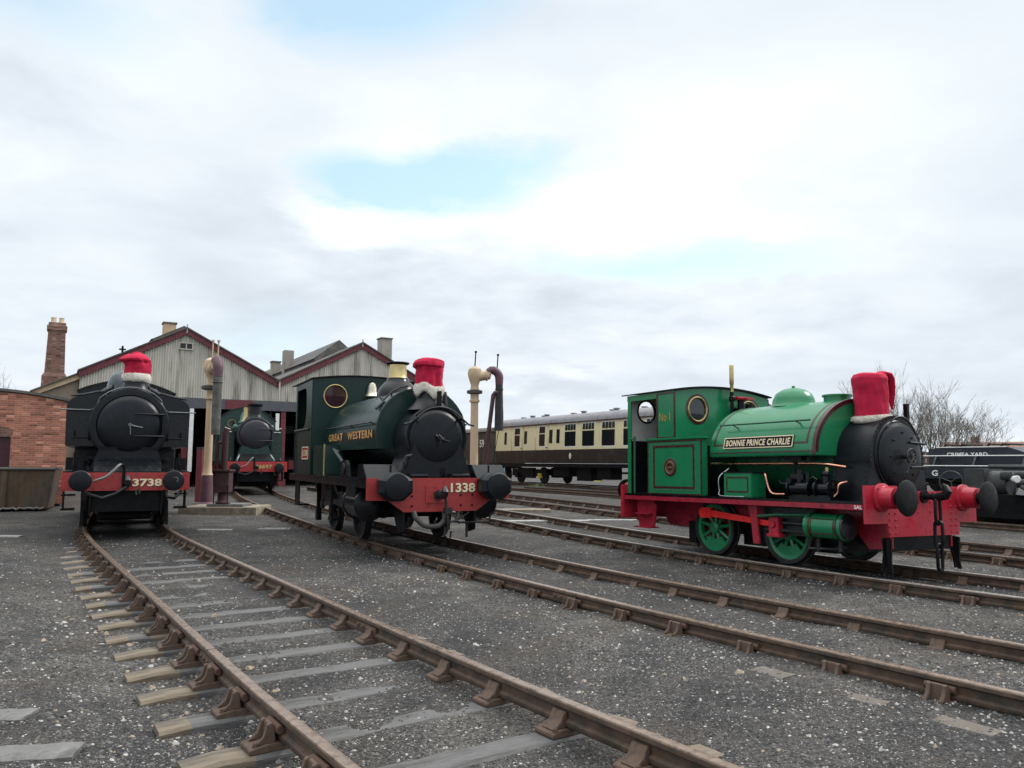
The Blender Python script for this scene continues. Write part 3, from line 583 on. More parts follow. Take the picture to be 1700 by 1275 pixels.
# ------------------------------------------------------------------ water cranes
def crane(name,label,loc,rz,H,armlen,bagm,cr,baglen,rod=FRAME):
    t=thing(name,label,'water crane',loc,rz,'cast iron water cranes')
    mb=MB(); mb.lathe((0,0,0),(0,0,1),[(.26,0),(.26,.12),(.19,.2),(.17,.9),(.16,1.0)],20); part('base',mb,PURP,t)
    mb=MB(); mb.lathe((0,0,1.0),(0,0,1),[(cr*1.5,0),(cr*1.2,.08),(cr*1.08,.3),(cr,H-2.35),(cr+.05,H-2.33),(cr+.05,H-2.27),(cr+.015,H-2.25),(cr+.015,H-2.05)],20); part('column',mb,CREAMW,t)
    mb=MB(); mb.lathe((0,0,H-1.05),(0,0,1),[(.17,0),(.28,.03),(.28,.12),(.17,.16)],20); part('collar',mb,mat('dark_collar',(.05,.045,.04),.6),t)
    mb=MB(); mb.lathe((0,0,H-.9),(0,0,1),[(cr+.02,0),(cr,.15),(cr+.04,.28),(.22,.42),(.26,.58),(.22,.75),(.10,.84),(.0001,.86)],20); part('head',mb,CREAMW,t)
    mb=MB(); mb.tube([(0,0,H-.05),(.03,0,H+.48)],.022,6); mb.cyl((.03,0,H+.44),(.03,0,H+.50),.045,n=8); part('vent_rod',mb,rod,t)
    a=armlen; zh=H-.35
    mb=MB(); mb.tube([(.1,0,zh-.05),(.5,0,zh-.02),(a*.55,0,zh+.10)],[.20,.15,.13],14); mb.ring((.42,0,zh-.03),(1,0,.05),.17,.03,20,6); part('arm',mb,CREAMW,t)
    mb=MB(); pts=[(a*.55,0,zh+.10),(a-.3,0,zh+.18)]+[(a-.3+.3*sin(q),0,zh+.18-.28+.28*cos(q)) for q in np.linspace(.25,PI/2,6)]+[(a,0,zh-.35)]
    mb.tube(pts,[.13,.135]+[.15]*6+[.135],14); part('elbow',mb,PURP,t)
    mb=MB(); mb.tube([(a-.08,0,zh+.2),(a-.05,0,zh+.72)],.022,6); mb.cyl((a-.05,0,zh+.70),(a-.05,0,zh+.76),.045,n=8); part('elbow_rod',mb,rod,t)
    mb=MB(); rings=[]; zb=zh-.27; r=random.Random(name+label)
    for i in range(9):
        q=i/8; rad=.125+.035*sin(q*PI*.5); rings.append([(a+rad*cos(2*PI*j/18)*(1+r.uniform(-.04,.04)),rad*sin(2*PI*j/18)*(1-.25*q),zb-baglen*q) for j in range(18)])
    mb.loft(rings); mb.ring((a,0,zb-.25),(0,0,1),.145,.013,18,6); part('leather_bag',mb,bagm,t,50)
    mb=MB(); mb.tube([(a,.1,zb-baglen),(a-.1,.1,zb-baglen-.6),(a-.28,.1,.9)],.012,5); part('chain',mb,FRAME,t)
    return t
crane('water_crane','pale cream water crane right of the GREAT WESTERN engine, arm swung to the right',(-1.33,28.0,.06),8,4.85,.88,BAGD,.135,1.72)
crane('water_crane','cream water crane by the shed with a grey worn leather bag turned to the camera',(-9.18,23.95,.02),-55,4.62,.72,BAG,.11,1.80,CREAMW)
t=thing('stone_plinth','low stone platform under the frost stove beside the left water crane','plinth',(-7.95,21.9,.06),2)
mb=MB(); mb.box(-1.15,.95,-.1,1.5,-.2,.12); part('edge',mb,STONEE,t,30,.02)
mb=MB(); mb.box(-.5,.5,.2,1.1,.12,.19); part('slab',mb,CONCD,t,30,.01)
t=thing('frost_stove','maroon iron frost stove with a chimney pipe on the stone platform under the left crane','stove',(-8.1,22.35,.26),0)
mb=MB(); mb.lathe((0,0,0),(0,0,1),[(.22,0),(.22,.04),(.15,.08),(.14,.2),(.14,.3)],16); mb.box(-.2,.2,-.2,.2,.3,.92); mb.box(-.25,.25,-.25,.25,.88,.95)
part('firebox',mb,STOVE,t,30,.02)
mb=MB()
for x in (-.19,.19): mb.tube([(x,-.19,0),(x,-.19,.5)],.016,6)
part('leg_rod',mb,FRAME,t)
mb=MB(); mb.tube([(0,0,.95),(0,0,1.9),(.02,0,2.1)],.09,12); mb.tube([(-.20,0,.9),(-.20,0,1.6),(-.16,0,1.70),(-.06,0,1.72)],.04,8); part('flue_pipe',mb,PIPE,t)
t=thing('flue_pipe','slanting maroon stove pipe standing beside the right water crane','stove pipe',(-1.0,27.6,.06),0)
mb=MB(); mb.tube([(.02,-.2,0),(.05,-.2,1.2),(.35,-.2,3.72),(.41,-.2,3.80),(.50,-.2,3.80)],.075,12); part('pipe',mb,PIPE,t)
mb=MB(); mb.box(-.3,.3,-.5,.1,0,.7); part('firebox',mb,STOVE,t,30,.02)
t=thing('post','maroon painted post with a grey cap between the left engine and the shed doorway','post',(-10.3,26.2,.1),0)
mb=MB(); mb.box(-.09,.09,-.09,.09,0,1.75); mb.cur=1; mb.box(-.1,.1,-.1,.1,1.75,1.8); part('post',mb,[MAROON,DKGREY],t)
# ------------------------------------------------------------------ carriage and van behind
cg=thing('railway_carriage','cream and brown passenger carriage with a grey roof standing behind the engines','carriage',(5.5,38,.25),30)
CW=2.8
def csec(z): return .07*max(0,(1.9-z)/.75)**1.5 + .05*max(0,(z-2.3))**1.3   # how far a side leans in at height z
rearB,frontB=13.0,-6.6
zs=[1.16,1.35,1.6,1.9]; 
def side_poly(zs): return [(csec(z),z) for z in zs]
mb=MB(); p=side_poly(zs); mb.prism(p+[(CW-x,z) for x,z in p[::-1]],'y',frontB,rearB); part('lower_body',mb,CHOC,cg,40)
wins=[(11.91,11.62,3.02,2.28,0),(9.56,9.24,3.02,2.28,0),(6.86,6.52,3.02,2.27,0),(6.12,5.8,3.02,2.26,0)]
doors=[(10.67,10.08,3.21,2.15),(7.9,7.31,3.22,2.13)]
bigs=[(5.3,4.28,3.24,2.08),(3.67,2.62,3.24,2.07),(1.96,.9,3.24,2.06),(.22,-.84,3.24,2.06),(-1.5,-2.56,3.24,2.06),(-3.2,-4.26,3.24,2.06),(-4.9,-5.96,3.24,2.06)]
zs2=[1.903,2.3,2.8,3.1,3.35]; p=side_poly(zs2); mb=MB(); mb.prism(p+[(CW-x,z) for x,z in p[::-1]],'y',frontB,rearB); part('upper_body',mb,CREAM,cg,40)
na=16; rp=[(CW/2-(CW/2+.03)*cos(PI*i/na),3.36+.54*sin(PI*i/na)**.75) for i in range(na+1)]
mb=MB(); mb.prism(rp,'y',frontB-.02,rearB+.02); part('roof',mb,CROOF,cg,50)
for k,b in enumerate((12.1,10.2,9.7,8.6,6.6,4.9,3.0,2.0,.4,-1,-3,-5)):
    mb=MB(); mb.lathe((1.0 if k%2 else 1.5,b,3.80),(0,0,1),[(.13,0),(.13,.14),(.2,.16),(.18,.2),(.0001,.22)],10); part('roof_vent',mb,CROOF,cg)
mb=MB(); mb.box(-.035,.02,frontB,rearB,3.335,3.375); part('gutter',mb,LIN,cg)
def coach_window(b0,b1,zt,zb,kind):
    off=lambda z:csec(z)-.004
    mb=MB(); fw=.05
    mb.prism([(off(zb-fw),zb-fw),(off(zt+fw),zt+fw),(off(zt+fw)+.03,zt+fw),(off(zb-fw)+.03,zb-fw)],'y',b1-fw,b0+fw) if kind else mb.prism([(off(zb)-.0,zb-.025),(off(zt),zt+.025),(off(zt)+.03,zt+.025),(off(zb)+.03,zb-.025)],'y',b1-.02,b0+.02)
    f=part('window_frame',mb,WHITEP if kind else CREAM,cg,20)
    def pane(y0,y1,z0,z1): 
        mb=MB(); mb.prism([(off(z0)-.006,z0),(off(z1)-.006,z1),(off(z1)+.01,z1),(off(z0)+.01,z0)],'y',y0,y1); part('pane',mb,GLASS,f,20)
    if kind==0: pane(b1,b0,zb,zt)
    elif kind==1:
        zm=zt-.36*(zt-zb); pane(b1,b0,zb,zm-.03); pane(b1,b0,zm+.03,zt)
    else:
        zm=zt-.34; pane(b1,b0,zb,zm-.04); w=(b0-b1); 
        for i in range(4): pane(b1+w*i/4+.02,b1+w*(i+1)/4-.02,zm+.03,zt)
for q in wins: coach_window(*q)
for q in doors: coach_window(*q,1)
for q in bigs: coach_window(*q,2)
for b0,b1 in ((11.05,9.7),(8.3,6.95)):
    mb=MB(); 
    for b in (b0,b1): mb.prism([(csec(z)-.003,z) for z in (1.2,1.6,1.9,2.3,3.3)]+[(csec(z)+.02,z) for z in (3.3,2.3,1.9,1.6,1.2)],'y',b-.012,b+.012)
    mb.prism([(csec(2.05)-.05,2.02),(csec(2.05)-.05,2.06),(csec(2.05),2.06),(csec(2.05),2.02)],'y',b1+.08,b1+.2); part('door_joint',mb,LIN,cg)
mb=MB(); mb.ball((0,0,0),.17,16,(.06,.62,1)); o=part('crest',mb,CREAML,cg); o.location=(csec(1.6)-.004,4.81,1.56)
mb=MB(); mb.prism([(.1,.95),(.1,1.15),(.2,1.15),(.2,.95)],'y',frontB+.1,rearB-.1); mb.prism([(CW-.2,.95),(CW-.2,1.15),(CW-.1,1.15),(CW-.1,.95)],'y',frontB+.1,rearB-.1); part('solebar',mb,FRAME,cg)
for b in (9.6,-3.3):
    bg=MB(); 
    for s in (.35,CW-.45): bg.box(s,s+.1,b-1.9,b+1.9,.42,.82); bg.box(s-.05,s+.15,b-.6,b+.6,.3,.9)
    bo=part('bogie_frame',bg,FRAME,cg,30,.01)
    for q in (-1.3,1.3):
        for s in (.55,CW-.65):
            mb=MB(); mb.lathe((s,b+q,.46),(1,0,0),[(.12,-.12),(.14,-.02),(.38,0),(.46,.02),(.46,.12),(.40,.13)],24); part('wheel',mb,DSTEEL,bo)
        mb=MB(); mb.box(.25,.42,b+q-.16,b+q+.16,.32,.6); part('axle_box',mb,mat('axlebox_yellow',(.4,.32,.03),.6) if q<0 and b>0 else FRAME,bo,30,.01)
for b0,b1,z0 in ((4.6,3.3,.25),(2.8,1.6,.35),(6.9,5.3,.45)):
    mb=MB(); mb.box(.3,1.0,b1,b0,z0,.95); part('battery_box',mb,FRAME,cg,30,.015)
mb=MB(); mb.tube([(.6,-4,.7),(.6,8,.7)],.05,8); part('vacuum_pipe',mb,FRAME,cg)
mb=MB(); mb.box(.18,.24,2.3,2.9,.26,.30); part('yellow_step',mb,mat('safety_yellow',(.7,.65,.12),.5),cg)
mb=MB(); mb.tube([(.2,12.2,.3),(.2,12.2,.95)],.03,6); mb.tube([(.2,11.6,.18),(.2,12.4,.18)],.035,6); part('hand_pole',mb,mat('pale_blue',(.35,.55,.75),.5),cg)
mb=MB(); mb.box(.5,2.3,rearB,rearB+.08,1.16,3.4); part('end_gangway',mb,FRAME,cg)
vn=thing('goods_van','plain brown goods van with white numerals coupled behind the cream carriage','van',(5.5-.5*13.9,38+.866*13.9,.25),30)
mb=MB(); mb.box(.1,2.7,0,6,1.1,3.15); part('body',mb,VANB,vn,20,.02)
for i in range(15):
    pass
mb=MB(); na=10; mb.prism([(1.4-1.38*cos(PI*i/na),3.15+.35*sin(PI*i/na)) for i in range(na+1)],'y',-.05,6.05); part('roof',mb,mat('van_roof',(.10,.09,.085),.8),vn)
mb=MB()
for i in range(25): mb.box(.088,.10,.1+.24*i,.12+.24*i,1.12,3.1)
mb.box(.06,.10,2.2,2.3,1.12,3.1); mb.box(.06,.10,4,4.1,1.12,3.1); part('plank_strips',mb,mat('van_strips',(.04,.034,.03),.8),vn)
lettering('lettering','59',(.055,1.35,2.15),(0,-1,0),(0,0,1),.62,.5,WHITEP,vn,.02,.004)
mb=MB(); mb.box(.3,2.5,.2,5.8,.8,1.1); mb.box(.35,.5,0.8,1.8,.4,.8); mb.box(.35,.5,4.2,5.2,.4,.8); part('underframe',mb,FRAME,vn)
for b in (1.3,4.7):
    for s in (.6,2.1):
        mb=MB(); mb.lathe((s,b,.46),(1,0,0),[(.1,-.05),(.38,0),(.46,.02),(.46,.12)],20); part('wheel',mb,DSTEEL,vn)
# ------------------------------------------------------------------ wagons at the right edge
tw=thing('tank_wagon','navy tank wagon lettered CRIMEA YARD in white with white handrails, at the right edge','wagon',(18.83,33.0,.27),30)
mb=MB(); mb.prism([(-4.6,.95),(-4.6,1.30),(-2.4,1.62),(-1.6,1.90),(1.35,1.91),(1.75,1.80),(1.75,.95)],'x',.35,2.1); part('tank',mb,NAVY,tw,20,.03)
for b in (-1.3,-.75,.35,1.05):
    mb=MB(); mb.tube([(.4,b,1.88),(.4,b-.1,2.02),(1.9,b-.1,2.02)],.045,6); part('hatch_clamp',mb,FRAME,tw)
mb=MB(); mb.box(.32,.37,-1.55,1.35,1.895,1.935); part('top_edge',mb,WHITEP,tw)
for z in (1.55,1.13):
    mb=MB(); mb.tube([(.02,-4.6,z),(.02,2.6,z)],.025,6); part('handrail',mb,WHITEP,tw)
for b in (1.35,-.36,-2.3):
    mb=MB(); mb.prism([(.0,1.12),(.05,1.12),(.36,1.56),(.30,1.56)],'y',b-.04,b+.04); part('stanchion',mb,NAVY,tw)
lettering('lettering','CRIMEA YARD',(.335,.90,1.53),(0,-1,0),(0,0,1),1.72,.16,WHITEP,tw,.03,.004)
mb=MB(); mb.box(.1,2.3,-4.6,2.6,.86,.95); mb.box(.03,.10,-4.6,2.6,.58,1.05); part('side_plate',mb,NAVY,tw,20,.01)
lettering('lettering','G',(.025,1.42,.69),(0,-1,0),(0,0,1),.27,.25,WHITEP,tw,.03,.004)
mb=MB(); mb.box(.5,2.0,-4.4,2.4,.40,.86); mb.box(.15,.4,-4.4,2.4,.46,.56); mb.box(.15,.4,-4.4,2.4,.28,.36); part('underframe',mb,FRAME,tw)
for b in (-2.9,1.5):
    for s in (.5,1.9):
        mb=MB(); mb.lathe((s,b,.40),(1,0,0),[(.1,-.05),(.33,0),(.40,.02),(.40,.12)],20); part('wheel',mb,DSTEEL,tw)
mw=thing('machinery_wagon','low dark wagon with a handwheel and white lamp disc behind the bright green engine','wagon',(11.25,18.8,-.10),30)
mb=MB(); mb.box(.05,2.2,-5,1.2,.30,.42); mb.box(.25,2.0,-5,.9,.42,.85); part('frame',mb,FRAME,mw,20,.01)
mb=MB(); mb.cyl((.7,.6,1.1),(.7,-.2,1.1),.30,n=20); mb.box(.35,1.2,.25,.75,.85,1.45); mb.cyl((.5,-.1,1.28),(.5,-1.1,1.28),.13,n=14); mb.tube([(.3,.1,1.5),(.3,-1.2,1.5)],.05,8); part('machinery',mb,DKGREY,mw,30,.01)
mb=MB(); mb.ring((.15,.95,1.12),(1,.35,0),.26,.02,24,6)
for k in range(3): a=k*2.094+.4; mb.tube([(.15,.95,1.12),(.15-.26*.33*cos(a),.95+.245*cos(a),1.12+.26*sin(a))],.014,6)
part('handwheel',mb,DKGREY,mw)
for b,rr in ((-.55,.30),(-1.0,.26)):
    mb=MB(); mb.lathe((.1,b,1.12),(-.6,.8,0),[(.10,-.5),(.10,-.05),(rr,0),(rr*.92,.04),(.0001,.05)],24); part('buffer',mb,DKGREY,mw)
mb=MB(); mb.lathe((-.12,-.75,1.22),(-.55,-.83,0),[(.03,-.2),(.075,-.1),(.085,0),(.07,.012),(.0001,.015)],20); part('lamp_disc',mb,WHITEP,mw)
mb=MB(); mb.tube([(-.05,-.8,1.05),(-.1,-1.1,.9),(-.05,-1.3,.8)],.05,8); mb.tube([(.1,-1.1,1.4),(.05,-1.5,1.42),(0,-2.2,1.3)],.04,8); part('brake_hose',mb,DKGREY,mw)
mb=MB(); mb.box(.3,2.0,-5,-1.4,.85,1.35); part('body',mb,mat('wagon_grey_green',(.06,.075,.075),.6),mw,20,.02)
for b in (-3.6,-.4):
    for s in (.5,1.8):
        mb=MB(); mb.lathe((s,b,.40),(1,0,0),[(.1,-.05),(.34,0),(.40,.02),(.40,.12)],20); part('wheel',mb,DSTEEL,mw)
# ------------------------------------------------------------------ fence, houses, trees at the back right
fn=thing('wooden_fence','brown close board fence behind the navy tank wagon','fence',(17.5,41.5,.35),-18)
mb=MB(); r=random.Random(5)
for i in range(90): mb.box(.0+.165*i,.15+.165*i,-.012,.012,.15,1.75+r.uniform(-.02,.02))
part('boards',mb,FENCE,fn,0)
mb=MB(); mb.box(0,15,.012,.07,.5,.6); mb.box(0,15,.012,.07,1.4,1.5); part('rails',mb,FENCE,fn)
for i in range(7):
    mb=MB(); mb.box(2.4*i,2.4*i+.1,.02,.12,0,1.8); part('post',mb,FENCE,fn)
def house(label,x,y,rz,w,d,he,hr,m):
    t=thing('house',label,'house',(x,y,0),rz,'houses beyond the yard fence')
    mb=MB(); mb.box(-w/2,w/2,0,d,0,he); mb.prism([(0,he),(d,he),(d/2,hr-.1)],'x',-w/2,w/2); part('wall',mb,mat('house_brick',(.28,.15,.10),.9),t)
    mb=MB(); mb.prism([(-.4,he-.15),(d/2,hr),(d+.4,he-.15),(d+.4,he-.3),(d/2,hr-.16),(-.4,he-.3)],'x',-w/2-.3,w/2+.3); rf=part('roof',mb,m,t)
    mb=MB(); mb.box(-w*.3,-w*.3+.7,d/2-.4,d/2+.4,hr-.5,hr+.45); part('chimney',mb,mat('house_brick',(.28,.15,.10)),rf)
    for k in (-1,0,1):
        mb=MB(); mb.box(k*w/3.4-.6,k*w/3.4+.6,-.03,.05,1.0,2.2); part('window',mb,GLASS,t)
house('long brown tiled house roof showing above the navy wagon',43.5,68,-28,11,8,2.3,3.55,TILE)
house('second brown roofed house at the extreme right beyond the wagon',54,70,-34,10,8,2.5,3.9,mat('roof_tile_red',(.17,.075,.05),.9))
def bare_tree(label,x,y,h,spread,seed,n0=3,lean=0,group=None):
    r=random.Random(seed); t=thing('bare_tree',label,'tree',(x,y,0),0,group); tr=MB(); cr=MB()
    def grow(p,d,L,rad,lev,mb):
        k=4 if lev<3 else 2; pts=[p]; q=p.copy(); dd=d.copy()
        for i in range(k):
            dd=(dd+Vector((r.uniform(-.22,.22),r.uniform(-.22,.22),r.uniform(-.05,.18)))).normalized(); q=q+dd*L/k; pts.append(q.copy())
        rs=[rad*(1-.45*i/k) for i in range(k+1)]
        mb.tube(pts,rs,6 if lev<2 else 3)
        if lev>=5: return
        nb=3 if lev<4 else r.choice((2,3,3))
        for i in range(nb):
            j=r.choice(range(max(1,k//2),k+1)); a=r.uniform(0,2*PI); s=spread*r.uniform(.5,1.2)
            nd=(dd+Vector((cos(a)*s,sin(a)*s,r.uniform(-.05,.35)))).normalized()
            grow(pts[j],nd,L*r.uniform(.58,.82),max(.0075,rad*r.uniform(.40,.55)),lev+1,cr)
    for i in range(n0):
        a=r.uniform(0,2*PI); d=Vector((cos(a)*.25*(n0>1)+lean,sin(a)*.25*(n0>1),1)).normalized()
        grow(Vector((cos(a)*.15*(n0>1),sin(a)*.15*(n0>1),0)),d,h*.34,h*.016/(1 if n0==1 else 1.3),0,tr)
    part('trunk',tr,BARK,t); part('crown',cr,BARK,t,0)
TG='bare winter trees along the boundary'
bare_tree('tallest bare tree just right of the hat on the bright green engine',27.0,55,8.4,.42,11,4,0,TG)
bare_tree('middle bare tree above the CRIMEA YARD lettering',30.0,55,6.9,.7,23,4,0,TG)
bare_tree('broad low bare tree furthest right of the row above the wagon',32.4,55,6.0,.85,31,4,.1,TG)
bare_tree('slender bare shrub between the tallest and the middle tree',28.6,54,6.2,.6,47,6,0,TG)
bare_tree('faint bare tree left of the hat on the bright green engine',28.3,64,10.2,.5,53,2,0,TG)
bare_tree('small bare tree by the houses at the right edge',51,75,5.6,.6,61,2,0,TG)
bare_tree('bare tree rising over the curved brick building at the left edge',-37.0,56,9.4,.6,71,2,0,TG)
def weed(label,x,y,s,seed):
    r=random.Random(seed); mb=MB()
    for i in range(60):
        a=r.uniform(0,6.28); b=r.uniform(.1,s); z=r.uniform(.02,.5)*s; q=r.uniform(.03,.07)
        mb.add([(b*cos(a),b*sin(a),z),(b*cos(a)+q,b*sin(a),z+q*.6),(b*cos(a),b*sin(a)+q,z+q)],[(0,1,2)])
    o=link('weed',mb.mesh('weed',WEED,0)); o.location=(x,y,float(gz([x],[y])[0])); tag(o,label,'weed')
weed('small green weed on the stony bank below the cream carriage',1.3,40.5,.45,3)
# ------------------------------------------------------------------ engine helpers (frame: x to the viewer's right, y backwards from the buffer beam)
def loco(label,P,ang,z,rx=0,ry=0):
    t=thing('steam_locomotive',label,'steam engine',(P[0],P[1],z),ang); t.rotation_euler=(rx,ry,R(ang)); return t
def buffer(p,x,z,L,rs,rh,mh,mstock,y0=0):
    mb=MB(); mb.lathe((x,y0,z),(0,-1,0),[(rs*1.35,0),(rs*1.35,.03),(rs*1.05,.05),(rs,L*.62),(rs*.9,L*.63)],24); mb.bolts([(x+rs*1.2*cos(a),y0-.03,z+rs*1.2*sin(a)) for a in (.8,2.35,3.9,5.5)],(0,-1,0),.02,.02)
    b=part('buffer',mb,mstock,p)
    mb=MB(); mb.lathe((x,y0-L*.6,z),(0,-1,0),[(rs*.62,0),(rs*.62,L*.3),(rs*.8,L*.33),(rh*.97,L*.36),(rh,L*.39),(rh*.93,L*.42),(rh*.5,L*.45),(.0001,L*.455)],32); part('buffer_head',mb,mh,b)
def wheel(p,x,y,r,rim,tyre,s,spokes=9,depth=.12):
    """s = -1 when the outer face looks to -x"""
    mb=MB(); mb.lathe((x,y,r),(s,0,0),[(r*.86,-depth/2),(r+.025,-depth/2),(r+.025,-depth/2+.03),(r,-depth/2+.035),(r*.99,depth/2),(r*.86,depth/2),(r*.86,-depth/2)],36,False); w=part('wheel',mb,tyre,p)
    mb=MB(); mb.lathe((x,y,r),(s,0,0),[(r*.72,-.03),(r*.87,-.03),(r*.87,depth/2-.012),(r*.73,depth/2-.02),(r*.72,-.03)],36,False)
    mb.lathe((x,y,r),(s,0,0),[(r*.22,-.05),(r*.22,depth/2),(r*.13,depth/2+.02),(.0001,depth/2+.02)],18)
    for i in range(spokes):
        a=2*PI*i/spokes+.2; mb.tube([(x+s*.01,y+r*.18*cos(a),r+r*.18*sin(a)),(x+s*.01,y+r*.75*cos(a),r+r*.75*sin(a))],[r*.072,r*.055],6)
    a0=-PI/2-.75   # balance weight
    poly=[(y+r*.74*cos(a0+1.5*i/8),r+r*.74*sin(a0+1.5*i/8)) for i in range(9)]+[(y+r*.42*cos(a0+1.5-1.5*i/8),r+r*.42*sin(a0+1.5-1.5*i/8)) for i in range(9)]
    mb.prism(poly,'x',x+s*.0,x+s*.035); part('wheel_centre',mb,rim,w)
def coupling(p,z,x=0,hang=.55,m=None,y0=0):
    m=m or DSTEEL
    mb=MB(); mb.tube([(x,y0,z),(x,y0-.14,z),(x,y0-.22,z+.0),(x,y0-.30,z+.02),(x,y0-.335,z+.075),(x,y0-.31,z+.125),(x,y0-.27,z+.16)],[.04,.042,.055,.062,.055,.04,.02],10); mb.cyl((x,y0,z),(x,y0-.03,z),.085,n=16); mb.ball((x,y0-.16,z),.055,10); h=part('draw_hook',mb,m,p)
    return h
def link_chain(p,x,y,z0,n,w,l,r,m,h):
    mb=MB()
    for i in range(n):
        zc=z0-l*(i+.5)*.88; pts=[]
        for k in range(16):
            a=2*PI*k/16; u=w/2*cos(a); vv=(l/2-w/2)*(1 if sin(a)>0 else -1)*(abs(sin(a))>.05)+w/2*sin(a)
            pts.append((x+u,y,zc+vv) if i%2==0 else (x,y+u,zc+vv))
        mb.tube(pts,r,6,True)
    return part('coupling_links',mb,m,h)
def hose(p,pts,r,m,name='vacuum_hose'):
    c=[]; 
    P=[Vector(q) for q in pts]; P=[2*P[0]-P[1]]+P+[2*P[-1]-P[-2]]
    for i in range(1,len(P)-2):
        for k in range(6):
            t=k/6; c.append(.5*((2*P[i])+(-P[i-1]+P[i+1])*t+(2*P[i-1]-5*P[i]+4*P[i+1]-P[i+2])*t*t+(-P[i-1]+3*P[i]-3*P[i+1]+P[i+2])*t**3))
    c.append(P[-2]); mb=MB(); mb.tube(c,[r*(1+.10*(i%2)) for i in range(len(c))],10); return part(name,mb,m,p,60)
def smokebox_front(p,z,y,rring,rdoor,m,dish=.10,handles=True,bolts=0,handrail=None,straps=1):
    mb=MB(); mb.lathe((0,y+.04,z),(0,-1,0),[(rring,-.05),(rring,.035),(rring-.02,.055),(rring-.05,.06),(rdoor+.05,.06),(rdoor+.04,.05),(rdoor+.03,.045)],56,True)
    if bolts: mb.bolts([(( rring-.035)*cos(2*PI*i/bolts),y-.02,z+(rring-.035)*sin(2*PI*i/bolts)) for i in range(bolts)],(0,-1,0),.015,.014)
    part('smokebox_ring',mb,m,p,30)
    mb=MB(); pr=[(rdoor+.02,0),(rdoor+.025,.02),(rdoor+.005,.035)]+[(rdoor*cos(t),.035+dish*sin(t)) for t in np.linspace(.05,PI/2-.001,9)]
    mb.lathe((0,y-.01,z),(0,-1,0),pr,56,True); d=part('smokebox_door',mb,m,p,30)
    yy=y-.045-dish
    if straps:
        mb=MB()
        for dz in (rdoor*.40,-rdoor*.40):
            w=math.sqrt(rdoor**2-dz**2); x=[rdoor+.08,rdoor*.8,rdoor*.5,rdoor*.15]
            pts=[]
            for q in x:
                rr=min(1,math.hypot(q,dz)/rdoor); pts.append((q,y-.05-dish*math.sqrt(max(0,1-rr*rr))-.008,z+dz))
            mb.tube(pts,[.022,.022,.018,.012],6)
        mb.cyl((rdoor+.06,y-.05,z-rdoor*.5),(rdoor+.06,y-.05,z+rdoor*.5),.022,n=8); part('hinge_strap',mb,m,d)
    if handles:
        mb=MB(); mb.cyl((0,yy+.03,z),(0,yy-.06,z),.035,n=12)
        mb.tube([(0,yy-.04,z),(rdoor*.18,yy-.05,z-.03),(rdoor*.42,yy-.05,z-.055)],[.017,.014,.012],6); mb.tube([(0,yy-.07,z),(.01,yy-.08,z-rdoor*.15),(.015,yy-.08,z-rdoor*.36)],[.017,.014,.012],6); part('door_handle',mb,mat('grey_handrail',(.16,.165,.17),.35,metal=.8) if handles==2 else m,d)
    return d
